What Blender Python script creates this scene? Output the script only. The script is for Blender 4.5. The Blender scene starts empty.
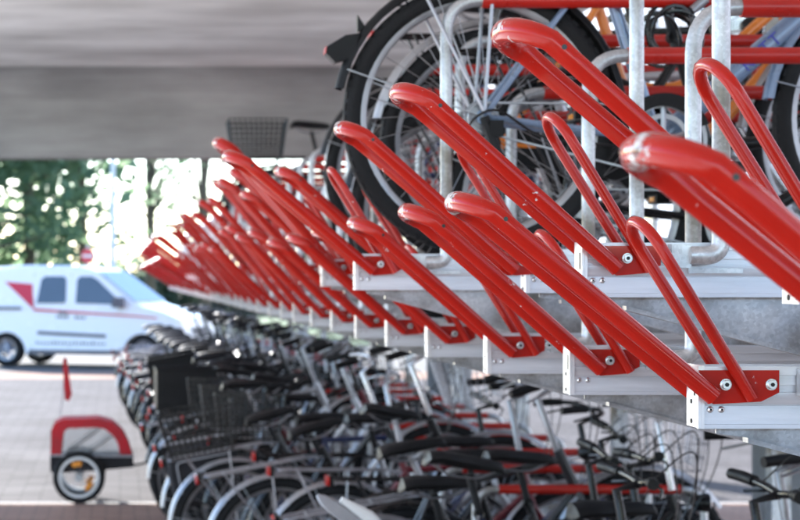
import bpy, math, random
from mathutils import Vector, Matrix
random.seed(7)
R = math.radians
PI = math.pi
sc = bpy.context.scene
COL = sc.collection
U = 1 / 684.0            # one image pixel at depth 1, in metres
D = 2.8                  # metres per unit of depth
EYE = 1.67               # camera height


def at(x, y, d):
    return Vector(((x - 120) * d * U, d * D, EYE + (276 - y) * d * U))


# ------------------------------------------------------------------ materials
def mat(name, col, rough=0.5, metal=0.0, var=0.12, scale=6.0, bump=0.0, bscale=80.0, coat=0.0, stretch=None,
        rvar=0.1, spec=0.5, tint=None, trans=0.0, alpha=1.0):
    m = bpy.data.materials.new(name)
    m.use_nodes = True
    nt = m.node_tree
    b = nt.nodes['Principled BSDF']
    tc = nt.nodes.new('ShaderNodeTexCoord')
    mp = nt.nodes.new('ShaderNodeMapping')
    nt.links.new(tc.outputs['Object'], mp.inputs['Vector'])
    if stretch:
        mp.inputs['Scale'].default_value = stretch
    n = nt.nodes.new('ShaderNodeTexNoise')
    n.inputs['Scale'].default_value = scale
    n.inputs['Detail'].default_value = 5
    nt.links.new(mp.outputs['Vector'], n.inputs['Vector'])
    rmp = nt.nodes.new('ShaderNodeValToRGB')
    rmp.color_ramp.elements[0].position = 0.3
    rmp.color_ramp.elements[1].position = 0.7
    t = tint or col
    rmp.color_ramp.elements[0].color = (*[max(0, c * (1 - var)) for c in t], 1)
    rmp.color_ramp.elements[1].color = (*[min(1, c * (1 + var)) for c in col], 1)
    nt.links.new(n.outputs['Fac'], rmp.inputs['Fac'])
    nt.links.new(rmp.outputs['Color'], b.inputs['Base Color'])
    mr = nt.nodes.new('ShaderNodeMapRange')
    mr.inputs['From Min'].default_value = 0.3
    mr.inputs['From Max'].default_value = 0.7
    mr.inputs['To Min'].default_value = max(0.02, rough - rvar)
    mr.inputs['To Max'].default_value = min(1, rough + rvar)
    nt.links.new(n.outputs['Fac'], mr.inputs['Value'])
    nt.links.new(mr.outputs['Result'], b.inputs['Roughness'])
    b.inputs['Metallic'].default_value = metal
    b.inputs['Specular IOR Level'].default_value = spec
    b.inputs['Coat Weight'].default_value = coat
    b.inputs['Coat Roughness'].default_value = 0.12
    b.inputs['Transmission Weight'].default_value = trans
    b.inputs['Alpha'].default_value = alpha
    if bump:
        n2 = nt.nodes.new('ShaderNodeTexNoise')
        n2.inputs['Scale'].default_value = bscale
        n2.inputs['Detail'].default_value = 4
        nt.links.new(mp.outputs['Vector'], n2.inputs['Vector'])
        bp = nt.nodes.new('ShaderNodeBump')
        bp.inputs['Strength'].default_value = bump
        bp.inputs['Distance'].default_value = 0.004
        nt.links.new(n2.outputs['Fac'], bp.inputs['Height'])
        nt.links.new(bp.outputs['Normal'], b.inputs['Normal'])
    return m


def red_paint(name, thr, scale):
    m = mat(name, (0.42, 0.012, 0.006), 0.18, 0, 0.12, 7, bump=0.03, bscale=260, coat=0.22, rvar=0.07, spec=0.22)
    nt = m.node_tree
    b = nt.nodes['Principled BSDF']
    b.inputs['Coat Roughness'].default_value = 0.06
    tc = nt.nodes.new('ShaderNodeTexCoord')
    oi = nt.nodes.new('ShaderNodeObjectInfo')
    ad = nt.nodes.new('ShaderNodeVectorMath')
    ad.operation = 'ADD'
    nt.links.new(tc.outputs['Object'], ad.inputs[0])
    nt.links.new(oi.outputs['Location'], ad.inputs[1])
    n = nt.nodes.new('ShaderNodeTexNoise')
    n.inputs['Scale'].default_value = scale
    n.inputs['Detail'].default_value = 7
    n.inputs['Roughness'].default_value = 0.72
    nt.links.new(ad.outputs[0], n.inputs['Vector'])
    rp = nt.nodes.new('ShaderNodeValToRGB')
    rp.color_ramp.elements[0].position = thr
    rp.color_ramp.elements[1].position = thr + 0.02
    nt.links.new(n.outputs['Fac'], rp.inputs['Fac'])
    n2 = nt.nodes.new('ShaderNodeTexNoise')
    n2.inputs['Scale'].default_value = 60
    nt.links.new(ad.outputs[0], n2.inputs['Vector'])
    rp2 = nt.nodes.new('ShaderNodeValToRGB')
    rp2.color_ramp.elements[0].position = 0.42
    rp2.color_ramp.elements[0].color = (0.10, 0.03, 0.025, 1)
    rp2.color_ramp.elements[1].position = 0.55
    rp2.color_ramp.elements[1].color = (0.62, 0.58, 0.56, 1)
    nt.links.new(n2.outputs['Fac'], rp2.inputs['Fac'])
    mx = nt.nodes.new('ShaderNodeMix')
    mx.data_type = 'RGBA'
    src = b.inputs['Base Color'].links[0].from_socket
    nt.links.new(rp.outputs['Color'], mx.inputs[0])
    nt.links.new(src, mx.inputs[6])
    nt.links.new(rp2.outputs['Color'], mx.inputs[7])
    nt.links.new(mx.outputs[2], b.inputs['Base Color'])
    return m


def galv():
    m = mat('galvanised_steel', (0.56, 0.57, 0.59), 0.42, 0.75, 0.25, 30, rvar=0.12)
    nt = m.node_tree
    b = nt.nodes['Principled BSDF']
    tc = nt.nodes.new('ShaderNodeTexCoord')
    v = nt.nodes.new('ShaderNodeTexVoronoi')
    v.inputs['Scale'].default_value = 190
    nt.links.new(tc.outputs['Object'], v.inputs['Vector'])
    n = nt.nodes.new('ShaderNodeTexNoise')
    n.inputs['Scale'].default_value = 5
    n.inputs['Detail'].default_value = 6
    nt.links.new(tc.outputs['Object'], n.inputs['Vector'])
    rp = nt.nodes.new('ShaderNodeValToRGB')
    rp.color_ramp.elements[0].position = 0.38
    rp.color_ramp.elements[0].color = (0.24, 0.21, 0.18, 1)
    rp.color_ramp.elements[1].position = 0.52
    rp.color_ramp.elements[1].color = (0.56, 0.57, 0.59, 1)
    e3 = rp.color_ramp.elements.new(0.66)
    e3.color = (0.80, 0.80, 0.80, 1)
    nt.links.new(n.outputs['Fac'], rp.inputs['Fac'])
    mx = nt.nodes.new('ShaderNodeMix')
    mx.data_type = 'RGBA'
    mx.blend_type = 'MULTIPLY'
    mx.inputs[0].default_value = 0.28
    nt.links.new(rp.outputs['Color'], mx.inputs[6])
    bw = nt.nodes.new('ShaderNodeRGBToBW')
    nt.links.new(v.outputs['Color'], bw.inputs[0])
    nt.links.new(bw.outputs[0], mx.inputs[7])
    nt.links.new(mx.outputs[2], b.inputs['Base Color'])
    return m


def concrete(ca, cb):
    m = mat('formed_concrete', ca, 0.85, 0, 0.18, 1.2, bump=0.4, bscale=25, stretch=(0.7, 1, 1.4), tint=cb)
    nt = m.node_tree
    b = nt.nodes['Principled BSDF']
    tc = nt.nodes.new('ShaderNodeTexCoord')
    mp = nt.nodes.new('ShaderNodeMapping')
    mp.inputs['Scale'].default_value = (0.5, 2.2, 6.0)
    nt.links.new(tc.outputs['Object'], mp.inputs['Vector'])
    n = nt.nodes.new('ShaderNodeTexNoise')
    n.inputs['Scale'].default_value = 2.2
    n.inputs['Detail'].default_value = 8
    n.inputs['Roughness'].default_value = 0.65
    nt.links.new(mp.outputs['Vector'], n.inputs['Vector'])
    rp = nt.nodes.new('ShaderNodeValToRGB')
    rp.color_ramp.elements[0].position = 0.32
    rp.color_ramp.elements[0].color = (0.80, 0.79, 0.785, 1)
    rp.color_ramp.elements[1].position = 0.62
    rp.color_ramp.elements[1].color = (1, 1, 1, 1)
    nt.links.new(n.outputs['Fac'], rp.inputs['Fac'])
    mx = nt.nodes.new('ShaderNodeMix')
    mx.data_type = 'RGBA'
    mx.blend_type = 'MULTIPLY'
    mx.inputs[0].default_value = 1
    src = b.inputs['Base Color'].links[0].from_socket
    nt.links.new(src, mx.inputs[6])
    nt.links.new(rp.outputs['Color'], mx.inputs[7])
    nt.links.new(mx.outputs[2], b.inputs['Base Color'])
    return m


def paving(name, c1, c2, mortar, w, h, rough=0.8):
    m = bpy.data.materials.new(name)
    m.use_nodes = True
    nt = m.node_tree
    b = nt.nodes['Principled BSDF']
    tc = nt.nodes.new('ShaderNodeTexCoord')
    br = nt.nodes.new('ShaderNodeTexBrick')
    br.inputs['Scale'].default_value = 1
    br.inputs['Brick Width'].default_value = w
    br.inputs['Row Height'].default_value = h
    br.inputs['Mortar Size'].default_value = 0.006
    br.inputs['Color1'].default_value = (*c1, 1)
    br.inputs['Color2'].default_value = (*c2, 1)
    br.inputs['Mortar'].default_value = (*mortar, 1)
    nt.links.new(tc.outputs['Object'], br.inputs['Vector'])
    n = nt.nodes.new('ShaderNodeTexNoise')
    n.inputs['Scale'].default_value = 0.9
    n.inputs['Detail'].default_value = 8
    nt.links.new(tc.outputs['Object'], n.inputs['Vector'])
    rp = nt.nodes.new('ShaderNodeValToRGB')
    rp.color_ramp.elements[0].position = 0.3
    rp.color_ramp.elements[0].color = (0.6, 0.58, 0.57, 1)
    rp.color_ramp.elements[1].position = 0.7
    nt.links.new(n.outputs['Fac'], rp.inputs['Fac'])
    mx = nt.nodes.new('ShaderNodeMix')
    mx.data_type = 'RGBA'
    mx.blend_type = 'MULTIPLY'
    mx.inputs[0].default_value = 0.8
    nt.links.new(br.outputs['Color'], mx.inputs[6])
    nt.links.new(rp.outputs['Color'], mx.inputs[7])
    nt.links.new(mx.outputs[2], b.inputs['Base Color'])
    b.inputs['Roughness'].default_value = rough
    b.inputs['Specular IOR Level'].default_value = 0.04
    bp = nt.nodes.new('ShaderNodeBump')
    bp.inputs['Strength'].default_value = 0.5
    bp.inputs['Distance'].default_value = 0.01
    nt.links.new(br.outputs['Fac'], bp.inputs['Height'])
    bp.invert = True
    nt.links.new(bp.outputs['Normal'], b.inputs['Normal'])
    return m


def leaf_mat(name, c1, c2):
    m = bpy.data.materials.new(name)
    m.use_nodes = True
    nt = m.node_tree
    b = nt.nodes['Principled BSDF']
    g = nt.nodes.new('ShaderNodeNewGeometry')
    rp = nt.nodes.new('ShaderNodeValToRGB')
    rp.color_ramp.elements[0].color = (*c1, 1)
    rp.color_ramp.elements[1].color = (*c2, 1)
    nt.links.new(g.outputs['Random Per Island'], rp.inputs['Fac'])
    nt.links.new(rp.outputs['Color'], b.inputs['Base Color'])
    b.inputs['Roughness'].default_value = 0.55
    tr = nt.nodes.new('ShaderNodeBsdfTranslucent')
    nt.links.new(rp.outputs['Color'], tr.inputs['Color'])
    ms = nt.nodes.new('ShaderNodeMixShader')
    ms.inputs[0].default_value = 0.75
    nt.links.new(b.outputs[0], ms.inputs[1])
    nt.links.new(tr.outputs[0], ms.inputs[2])
    nt.links.new(ms.outputs[0], nt.nodes['Material Output'].inputs['Surface'])
    return m


M = {}
M['red'] = red_paint('red_powder_coat', 0.665, 30)
M['worn_glint'] = red_paint('worn_glint_red_coat', 0.53, 34)  # lever tips: wear, with the bright highlights also put into the colour
M['sleeve'] = mat('red_plastic_sleeve', (0.42, 0.011, 0.005), 0.34, 0, 0.1, 12, coat=0.1)
M['alu'] = mat('anodised_aluminium', (0.70, 0.71, 0.75), 0.40, 0.6, 0.13, 6, stretch=(0.6, 6, 9), bump=0.05, bscale=60)
M['cap'] = mat('milled_aluminium_cap', (0.78, 0.78, 0.79), 0.38, 0.6, 0.08, 14, bump=0.06)
M['galv'] = galv()
M['steel'] = mat('bright_bolt_steel', (0.70, 0.70, 0.70), 0.25, 0.95, 0.1, 40)
M['black'] = mat('black_paint', (0.006, 0.006, 0.007), 0.3, 0, 0.2, 10, coat=0.1, spec=0.35)
M['dark'] = mat('black_plastic', (0.008, 0.008, 0.009), 0.5, 0, 0.25, 20, bump=0.1, spec=0.22)
M['rubber'] = mat('tyre_rubber', (0.011, 0.011, 0.012), 0.75, 0, 0.3, 25, bump=0.5, bscale=140, spec=0.25)
M['chrome'] = mat('polished_alloy', (0.58, 0.58, 0.60), 0.28, 0.9, 0.06, 20)
M['spoke'] = mat('spoke_steel', (0.30, 0.30, 0.31), 0.4, 0.8, 0.1, 20)
M['rim'] = mat('brushed_rim_alloy', (0.36, 0.36, 0.375), 0.36, 0.85, 0.1, 20)
M['dull'] = mat('dull_alloy', (0.34, 0.345, 0.37), 0.38, 0.85, 0.12, 20)
M['fabric'] = mat('black_bag_fabric', (0.012, 0.011, 0.014), 0.85, 0, 0.3, 15, bump=0.4, bscale=220)
M['redlamp'] = mat('red_reflector', (0.55, 0.015, 0.012), 0.2, 0, 0.1, 30, coat=0.5)
M['amber'] = mat('amber_reflector', (0.80, 0.28, 0.02), 0.25, 0, 0.1, 30, coat=0.5)
M['lens'] = mat('lamp_lens', (0.75, 0.75, 0.78), 0.1, 0.1, 0.05, 30, coat=0.6)
M['greyplast'] = mat('grey_plastic', (0.33, 0.33, 0.35), 0.45, 0, 0.12, 12, bump=0.1)
M['whiteplast'] = mat('white_plastic', (0.74, 0.74, 0.74), 0.4, 0, 0.06, 12)
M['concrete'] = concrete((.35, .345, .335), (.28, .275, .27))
M['bounce_lit_concrete'] = concrete((.85, .83, .80), (.76, .735, .70))  # slab tone lifted above the beam's: bounced daylight put into the colour
M['white'] = mat('white_van_paint', (0.80, 0.80, 0.81), 0.25, 0, 0.02, 2, coat=0.6)
M['vanred'] = mat('red_vinyl', (0.60, 0.02, 0.05), 0.35, 0, 0.05, 5)
M['vangrey'] = mat('grey_trim', (0.10, 0.10, 0.12), 0.5, 0, 0.1, 8)
M['glass'] = mat('dark_glass', (0.035, 0.05, 0.075), 0.06, 0, 0.1, 2, spec=1.0, coat=0.6)
M['screen'] = mat('windscreen_glass', (0.10, 0.16, 0.24), 0.12, 0.0, 0.1, 2, spec=0.25)
M['mesh'] = mat('clear_window_mesh', (0.62, 0.63, 0.66), 0.3, 0.1, 0.2, 9, coat=0.3, alpha=0.22)
M['redfab'] = mat('red_canvas', (0.42, 0.012, 0.02), 0.75, 0, 0.2, 12, bump=0.3, bscale=150)
M['bark'] = mat('bark', (0.13, 0.10, 0.075), 0.9, 0, 0.35, 6, bump=0.8, bscale=20)
M['leaf'] = leaf_mat('leaf_green', (0.13, 0.21, 0.12), (0.23, 0.31, 0.19))
M['leaf2'] = leaf_mat('leaf_olive', (0.10, 0.14, 0.09), (0.17, 0.21, 0.15))
M['pole'] = mat('painted_pole', (0.62, 0.64, 0.66), 0.45, 0.2, 0.1, 6)
M['render'] = mat('pale_render', (0.66, 0.70, 0.76), 0.85, 0, 0.08, 0.6, bump=0.2)
M['cable'] = mat('cable_sheath', (0.006, 0.006, 0.007), 0.3, 0, 0.2, 30, coat=0.2)
M['signblue'] = mat('letter_blue', (0.03, 0.03, 0.32), 0.4, 0, 0.05, 20)
FR = {
    'black': M['black'],
    'slate blue': mat('slate_blue_frame', (0.19, 0.26, 0.38), 0.3, 0.25, 0.08, 9, coat=0.4),
    'dark blue': mat('dark_blue_frame', (0.02, 0.03, 0.09), 0.3, 0.1, 0.1, 9, coat=0.4),
    'orange': mat('orange_frame', (0.72, 0.20, 0.02), 0.3, 0, 0.08, 9, coat=0.4),
    'silver': mat('silver_frame', (0.50, 0.51, 0.54), 0.28, 0.6, 0.08, 9, coat=0.3),
    'dark green': mat('dark_green_frame', (0.015, 0.05, 0.03), 0.3, 0.1, 0.1, 9, coat=0.4),
    'wine red': mat('wine_red_frame', (0.13, 0.012, 0.02), 0.3, 0.1, 0.1, 9, coat=0.4),
    'charcoal': mat('charcoal_frame', (0.022, 0.023, 0.026), 0.35, 0.1, 0.1, 9, coat=0.3),
    'white': mat('white_frame', (0.68, 0.68, 0.68), 0.3, 0, 0.04, 9, coat=0.4),
}


# ------------------------------------------------------------------ mesh builder
class MB:
    def __init__(s):
        s.v, s.f, s.m, s.mats = [], [], [], []
        s.cur = 0

    def use(s, m):
        if m not in s.mats:
            s.mats.append(m)
        s.cur = s.mats.index(m)
        return s

    def face(s, idx):
        s.f.append(idx)
        s.m.append(s.cur)

    def add(s, vs, fs):
        o = len(s.v)
        s.v.extend([tuple(p) for p in vs])
        for f in fs:
            s.face([i + o for i in f])

    def box(s, x0, x1, y0, y1, z0, z1):
        vs = [(x, y, z) for x in (x0, x1) for y in (y0, y1) for z in (z0, z1)]
        s.add(vs, [(0, 1, 3, 2), (4, 6, 7, 5), (0, 4, 5, 1), (2, 3, 7, 6), (0, 2, 6, 4), (1, 5, 7, 3)])
        return s

    def prism(s, pts, a, b, axis='y', inset=None):
        """polygon pts extruded along an axis from a to b; pts are the other two coords in order"""
        n = len(pts)

        def mk(p, q):
            if axis == 'y':
                return (p[0], q, p[1])
            if axis == 'x':
                return (q, p[0], p[1])
            return (p[0], p[1], q)
        vs = [mk(p, a) for p in pts] + [mk(p, b) for p in pts]
        fs = [tuple(range(n)), tuple(range(2 * n - 1, n - 1, -1))]
        for i in range(n):
            j = (i + 1) % n
            fs.append((i, i + n, j + n, j))
        s.add(vs, fs)
        return s

    def tube(s, pts, r, n=8, caps=True, closed=False, flat=1.0):
        pts = [Vector(p) for p in pts]
        k = len(pts)
        rs = r if isinstance(r, (list, tuple)) else [r] * k
        tang = []
        for i in range(k):
            if closed:
                t = pts[(i + 1) % k] - pts[i - 1]
            else:
                t = pts[min(i + 1, k - 1)] - pts[max(i - 1, 0)]
            tang.append(t.normalized())
        up = Vector((0, 1, 0)) if abs(tang[0].y) < 0.9 else Vector((0, 0, 1))
        nrm = (up - tang[0] * up.dot(tang[0])).normalized()
        o = len(s.v)
        for i in range(k):
            nrm = (nrm - tang[i] * nrm.dot(tang[i]))
            nrm.normalize()
            bi = tang[i].cross(nrm)
            for j in range(n):
                a = 2 * PI * j / n
                p = pts[i] + nrm * (math.cos(a) * rs[i]) + bi * (math.sin(a) * rs[i] * flat)
                s.v.append(tuple(p))
        rng = k if closed else k - 1
        for i in range(rng):
            i2 = (i + 1) % k
            for j in range(n):
                j2 = (j + 1) % n
                s.face([o + i * n + j, o + i * n + j2, o + i2 * n + j2, o + i2 * n + j])
        if caps and not closed:
            s.face([o + j for j in range(n - 1, -1, -1)])
            s.face([o + (k - 1) * n + j for j in range(n)])
        return s

    def bar(s, a, b, r, n=8):
        return s.tube([a, b], r, n)

    def ring(s, c, Rr, prof, n=40, a0=0, a1=2 * PI):
        """sweep a closed profile [(radial offset, y)] round the Y axis at centre c"""
        full = abs(a1 - a0 - 2 * PI) < 1e-6
        k = n if full else n + 1
        m = len(prof)
        o = len(s.v)
        for i in range(k):
            a = a0 + (a1 - a0) * i / n
            for (dr, y) in prof:
                s.v.append((c[0] + math.cos(a) * (Rr + dr), c[1] + y, c[2] + math.sin(a) * (Rr + dr)))
        for i in range(n):
            i2 = (i + 1) % k
            for j in range(m):
                j2 = (j + 1) % m
                s.face([o + i * m + j, o + i2 * m + j, o + i2 * m + j2, o + i * m + j2])
        if not full:
            s.face([o + j for j in range(m)])
            s.face([o + n * m + j for j in range(m - 1, -1, -1)])
        return s

    def disc(s, c, r, y0, y1, n=16):
        pts = [(c[0] + r * math.cos(2 * PI * i / n), c[1] + r * math.sin(2 * PI * i / n)) for i in range(n)]
        return s.prism(pts, y0, y1, 'y')

    def loft(s, rings, cap=True):
        n = len(rings[0])
        o = len(s.v)
        for rg in rings:
            s.v.extend([tuple(p) for p in rg])
        for i in range(len(rings) - 1):
            for j in range(n):
                j2 = (j + 1) % n
                s.face([o + i * n + j, o + i * n + j2, o + (i + 1) * n + j2, o + (i + 1) * n + j])
        if cap:
            s.face([o + j for j in range(n - 1, -1, -1)])
            s.face([o + (len(rings) - 1) * n + j for j in range(n)])
        return s

    def merge(s, other, loc=(0, 0, 0)):
        o = len(s.v)
        s.v.extend([(a + loc[0], b + loc[1], c + loc[2]) for a, b, c in other.v])
        for f, mi in zip(other.f, other.m):
            s.use(other.mats[mi])
            s.face([i + o for i in f])
        return s

    def mesh(s, name, m=None, ang=38):
        me = bpy.data.meshes.new(name)
        me.from_pydata(s.v, [], s.f)
        mats = s.mats or [m]
        for mm in mats:
            me.materials.append(mm)
        if s.mats:
            me.polygons.foreach_set('material_index', s.m)
        me.polygons.foreach_set('use_smooth', [True] * len(s.f))
        me.set_sharp_from_angle(angle=R(ang))
        me.update()
        return me

    def build(s, name, m=None, parent=None, loc=(0, 0, 0), ang=38):
        o = bpy.data.objects.new(name, s.mesh(name, m, ang))
        COL.objects.link(o)
        o.location = loc
        if parent:
            o.parent = parent
        return o


def fillet(pts, rad, n=6):
    pts = [Vector(p) for p in pts]
    out = [pts[0]]
    for i in range(1, len(pts) - 1):
        a, b, c = pts[i - 1], pts[i], pts[i + 1]
        d1, d2 = (a - b), (c - b)
        r = rad[i - 1] if isinstance(rad, (list, tuple)) else rad
        r = min(r, d1.length * 0.49, d2.length * 0.49)
        p, q = b + d1.normalized() * r, b + d2.normalized() * r
        for k in range(n + 1):
            t = k / n
            out.append(p * (1 - t) ** 2 + b * (2 * t * (1 - t)) + q * t * t)
    out.append(pts[-1])
    return out


def tag(o, label=None, cat=None, group=None, kind=None):
    if label:
        o['label'] = label
    if cat:
        o['category'] = cat
    if group:
        o['group'] = group
    if kind:
        o['kind'] = kind
    return o


def empty(name, loc=(0, 0, 0), rz=0):
    o = bpy.data.objects.new(name, None)
    o.empty_display_size = 0.1
    COL.objects.link(o)
    o.location = loc
    o.rotation_euler = (0, 0, rz)
    return o


KIDS = {}


def kids(o):
    return list(o.children)


def copy_tree(o, parent=None, skip=()):
    c = o.copy()
    COL.objects.link(c)
    if parent:
        c.parent = parent
    for ch in o.children:
        if ch.get('key') in skip:
            continue
        copy_tree(ch, c, skip)
    return c


def kill_tree(o):
    for ch in list(o.children):
        kill_tree(ch)
    bpy.data.objects.remove(o)


# ------------------------------------------------------------------ bike tray
HW = 0.033          # half width of the channel
TH = 62 * U         # tray height


def u_loop(base, knee, e, rad, rb, n=9):
    """hairpin path: near leg up from base, round a half circle at knee along e, down the far leg"""
    e = Vector(e).normalized()
    yv = Vector((0, 1, 0))
    b, k = Vector(base), Vector(knee)
    pts = [b - yv * rb, b.lerp(k, 0.5) - yv * (rad + rb) / 2, b.lerp(k, 0.9) - yv * (rad * .9 + rb * .1)]
    for i in range(n + 1):
        a = -PI / 2 + PI * i / n
        pts.append(k + yv * (math.sin(a) * rad) + e * (math.cos(a) * min(rad, .046)))
    pts += [b.lerp(k, 0.9) + yv * (rad * .9 + rb * .1), b.lerp(k, 0.5) + yv * (rad + rb) / 2, b + yv * rb]
    return pts


def mb_channel(L=1.9):
    m = MB()
    m.use(M['alu'])
    e, g, h = HW + .002, HW - .0015, HW - .0055
    pr = [(-HW + .008, 0), (-e, 0), (-e, .006), (-HW, .0065), (-HW, .033), (-g, .0335), (-g, .0360), (-HW + .0012, .0365),
          (-HW + .0012, .052), (-h, .0525), (-h, .0625), (-HW + .0012, .063),
          (-HW + .0012, .077), (-e, .0775), (-e, TH - .0005), (-HW + .006, TH - .0005), (-HW + .006, .08), (-HW + .008, .078)]
    x0 = 13 * U + .0003
    m.prism(pr, x0, L, 'x')
    m.prism([(-a, b) for a, b in reversed(pr)], x0, L, 'x')
    m.box(x0, L, -HW + .0085, HW - .0085, .066, .070)
    m.use(M['black'])
    m.box(x0 + .004, L - .01, -HW + .0088, HW - .0088, .012, .0655)
    return m


def mb_cap():
    m = MB().use(M['cap'])
    w = 13 * U
    m.prism([(-.036, 0), (.036, 0), (.036, TH + .001), (-.036, TH + .001)], w - .0045, w, 'x')
    m.prism([(-.036, .0), (-.029, .0), (-.029, TH), (-.036, TH)], w - .009, w - .0047, 'x')
    m.use(M['dark'])
    for z in (.008, .037):
        for y in (-.020, .012):
            m.tube([(w - .0058, y, z), (w - .0044, y, z)], .0036, 8)
    m.box(w - .0052, w - .0044, -.006, .0, .046, .074)
    return m


def mb_rivet():
    m = MB().use(M['steel'])
    m.ring((0, 0, 0), 0, [(0.0001, -.0045), (.0028, -.004), (.0045, -.0025), (.0052, 0), (0.0001, 0)], 12)
    m.use(M['black'])
    m.disc((0, 0), .0016, -.0052, -.004, 6)
    return m


def mb_bolt():
    m = MB().use(M['steel'])
    m.ring((0, 0, 0), 0, [(0.0001, -.007), (.006, -.007), (.0068, -.0062), (.0068, -.002), (.0085, -.002), (.0085, 0), (0.0001, 0)], 14)
    m.use(M['black'])
    m.disc((0, 0), .0032, -.0078, -.0066, 6)
    return m


def mb_bracket(long=False):
    m = MB().use(M['red'])
    e = 65 if long else 50
    p = [(-14, 58), (e, 58), (e, 36), (e - 18, 27), (0, 24.5), (-10, 32)]
    pts = [(a * U, b * U) for a, b in p][::-1]
    m.prism(pts, -.0395, -.0352, 'y')
    return m


def mb_lever(n=16):
    m = MB().use(M['red'])
    dx = -45
    base = (0, 0, 32 * U)
    knee = ((-168 + dx) * U, 0, 220 * U)
    pts = u_loop(base, knee, (-0.90, 0, 0.44), .071, .0475, 10)
    rs = [.0132] * 3 + [.0142, .0148, .0152, .0155, .0156, .0156, .0156, .0155, .0152, .0148, .0142] + [.0132] * 3
    st = len(m.f)
    m.tube(pts, rs, n)
    m.use(M['worn_glint'])
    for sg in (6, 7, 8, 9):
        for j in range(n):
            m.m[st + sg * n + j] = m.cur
    if n > 10:
        m.use(M['black'])
        h = Vector(base).lerp(Vector(knee), 0.955)
        m.disc((h.x, h.z + .003), .0034, -.0688 - .0152, -.0688 - .0138, 10)
    return m


def mb_guide(n=12):
    m = MB().use(M['red'])
    base = (37 * U, 0, 30 * U)
    v = Vector((-114, 0, 186)) * U
    knee = Vector(base) + v * 0.80
    pts = u_loop(base, knee, v, .054, .0465, 10)
    m.tube(pts, .0088, n)
    return m


def mb_hoop(n=12):
    m = MB().use(M['galv'])
    y = -.0525
    pts = fillet([(124 * U, y, 47 * U), (160 * U, y, 47 * U), (160 * U, y, 490 * U), (1115 * U, y, 490 * U), (1115 * U, y, 47 * U)],
                 [26 * U, 58 * U, 58 * U], 7)
    m.tube(pts, .0152, n)
    m.box(104 * U, 126 * U, y - .004, -.0352, 33 * U, 60 * U)
    m.box(126.5 * U, 188 * U, -.0372, -.0352, 27 * U, 33 * U)
    return m


def mb_sleeve(n=12):
    m = MB().use(M['sleeve'])
    m.tube([(220 * U, -.0525, 490 * U), (1058 * U, -.0525, 490 * U)], .0188, n)
    return m


def mb_arm():
    m = MB().use(M['galv'])
    s = .26
    p = [(30, -.5), (30, -6), (60, -10), (560, -10 - s * 500), (1150, -10 - s * 500), (1150, -.5)]
    pts = [(a * U, b * U) for a, b in p]
    m.prism(pts, -.010, -.005, 'y')
    lo = [(60, -10), (560, -10 - s * 500), (1150, -10 - s * 500), (1150, -15 - s * 500), (560, -15 - s * 500), (60, -15)]
    m.prism([(a * U, b * U) for a, b in lo], -.018, .006, 'y')
    return m


ME = {
    'channel': mb_channel().mesh('channel'), 'cap': mb_cap().mesh('end_cap'), 'rivet': mb_rivet().mesh('rivet'),
    'bolt': mb_bolt().mesh('bolt'), 'bracket': mb_bracket().mesh('bracket'), 'bracket_long': mb_bracket(True).mesh('bracket'),
    'bracket_far': mb_bracket().mesh('bracket'),
    'lever': mb_lever().mesh('lever'), 'guide': mb_guide().mesh('wheel_guide'), 'hoop': mb_hoop().mesh('hoop'),
    'sleeve': mb_sleeve().mesh('sleeve'), 'arm': mb_arm().mesh('support_arm'),
}


def part(name, me, parent, loc=(0, 0, 0), rot=None):
    o = bpy.data.objects.new(name, me)
    COL.objects.link(o)
    o.parent = parent
    o.location = loc
    if rot:
        o.rotation_euler = rot
    return o


TG = 'two tier trays of the red and silver bicycle rack'


def tray(x0, y, z0, label, shift=0, long=False, lever_rot=0.0, bolts=2, big=0):
    """x0 cap position, z0 bottom, shift moves bracket and levers along the channel"""
    t = tag(empty('bike_tray', (x0, y, z0)), label, 'bike tray', TG)
    part('channel', ME['channel'], t)
    part('end_cap', ME['cap'], t)
    part('support_arm', ME['arm'], t)
    for xx in (19, 30):
        part('rivet', ME['rivet'], t, (xx * U, -HW, 19 * U))
    s = (45 + shift) * U
    part('bracket', ME['bracket_long' if long else 'bracket'], t, (s, 0, 0))
    part('bolt', ME['bolt'], t, (s + 12 * U, -.0395, 44 * U))
    if bolts > 1:
        part('bolt', ME['bolt'], t, (s + 57 * U, -.0395 if long else -.0318, 44 * U))
    part('bracket', ME['bracket_far'], t, (s, .0747, 0))
    part('lever', ME['lever_up' if big == 2 else 'lever_low' if big else 'lever'], t, (s, 0, 0), (0, lever_rot, 0))
    part('wheel_guide', ME['guide'], t, (s, 0, 0))
    h = part('hoop', ME['hoop'], t)
    part('sleeve', ME['sleeve'], h)
    return t




def spun(mb, ang, k):
    ca, sa = math.cos(ang), math.sin(ang)
    mb.v = [((x * ca + (z - 32 * U) * sa) * k, y, (-x * sa + (z - 32 * U) * ca) * k + 32 * U) for x, y, z in mb.v]
    return mb


def far_tray_mesh(ang, k):
    m = MB()
    m.merge(mb_channel()).merge(mb_cap()).merge(mb_arm()).merge(mb_hoop(8)).merge(mb_sleeve(8))
    s = 45 * U
    m.merge(mb_bracket(), (s, 0, 0)).merge(mb_bracket(), (s, .0747, 0)).merge(spun(mb_lever(10), ang, k), (s, 0, 0)).merge(mb_guide(6), (s, 0, 0)).merge(mb_bolt(), (s + 12 * U, -.0395, 44 * U))
    return m.mesh('far_bike_tray')


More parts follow.
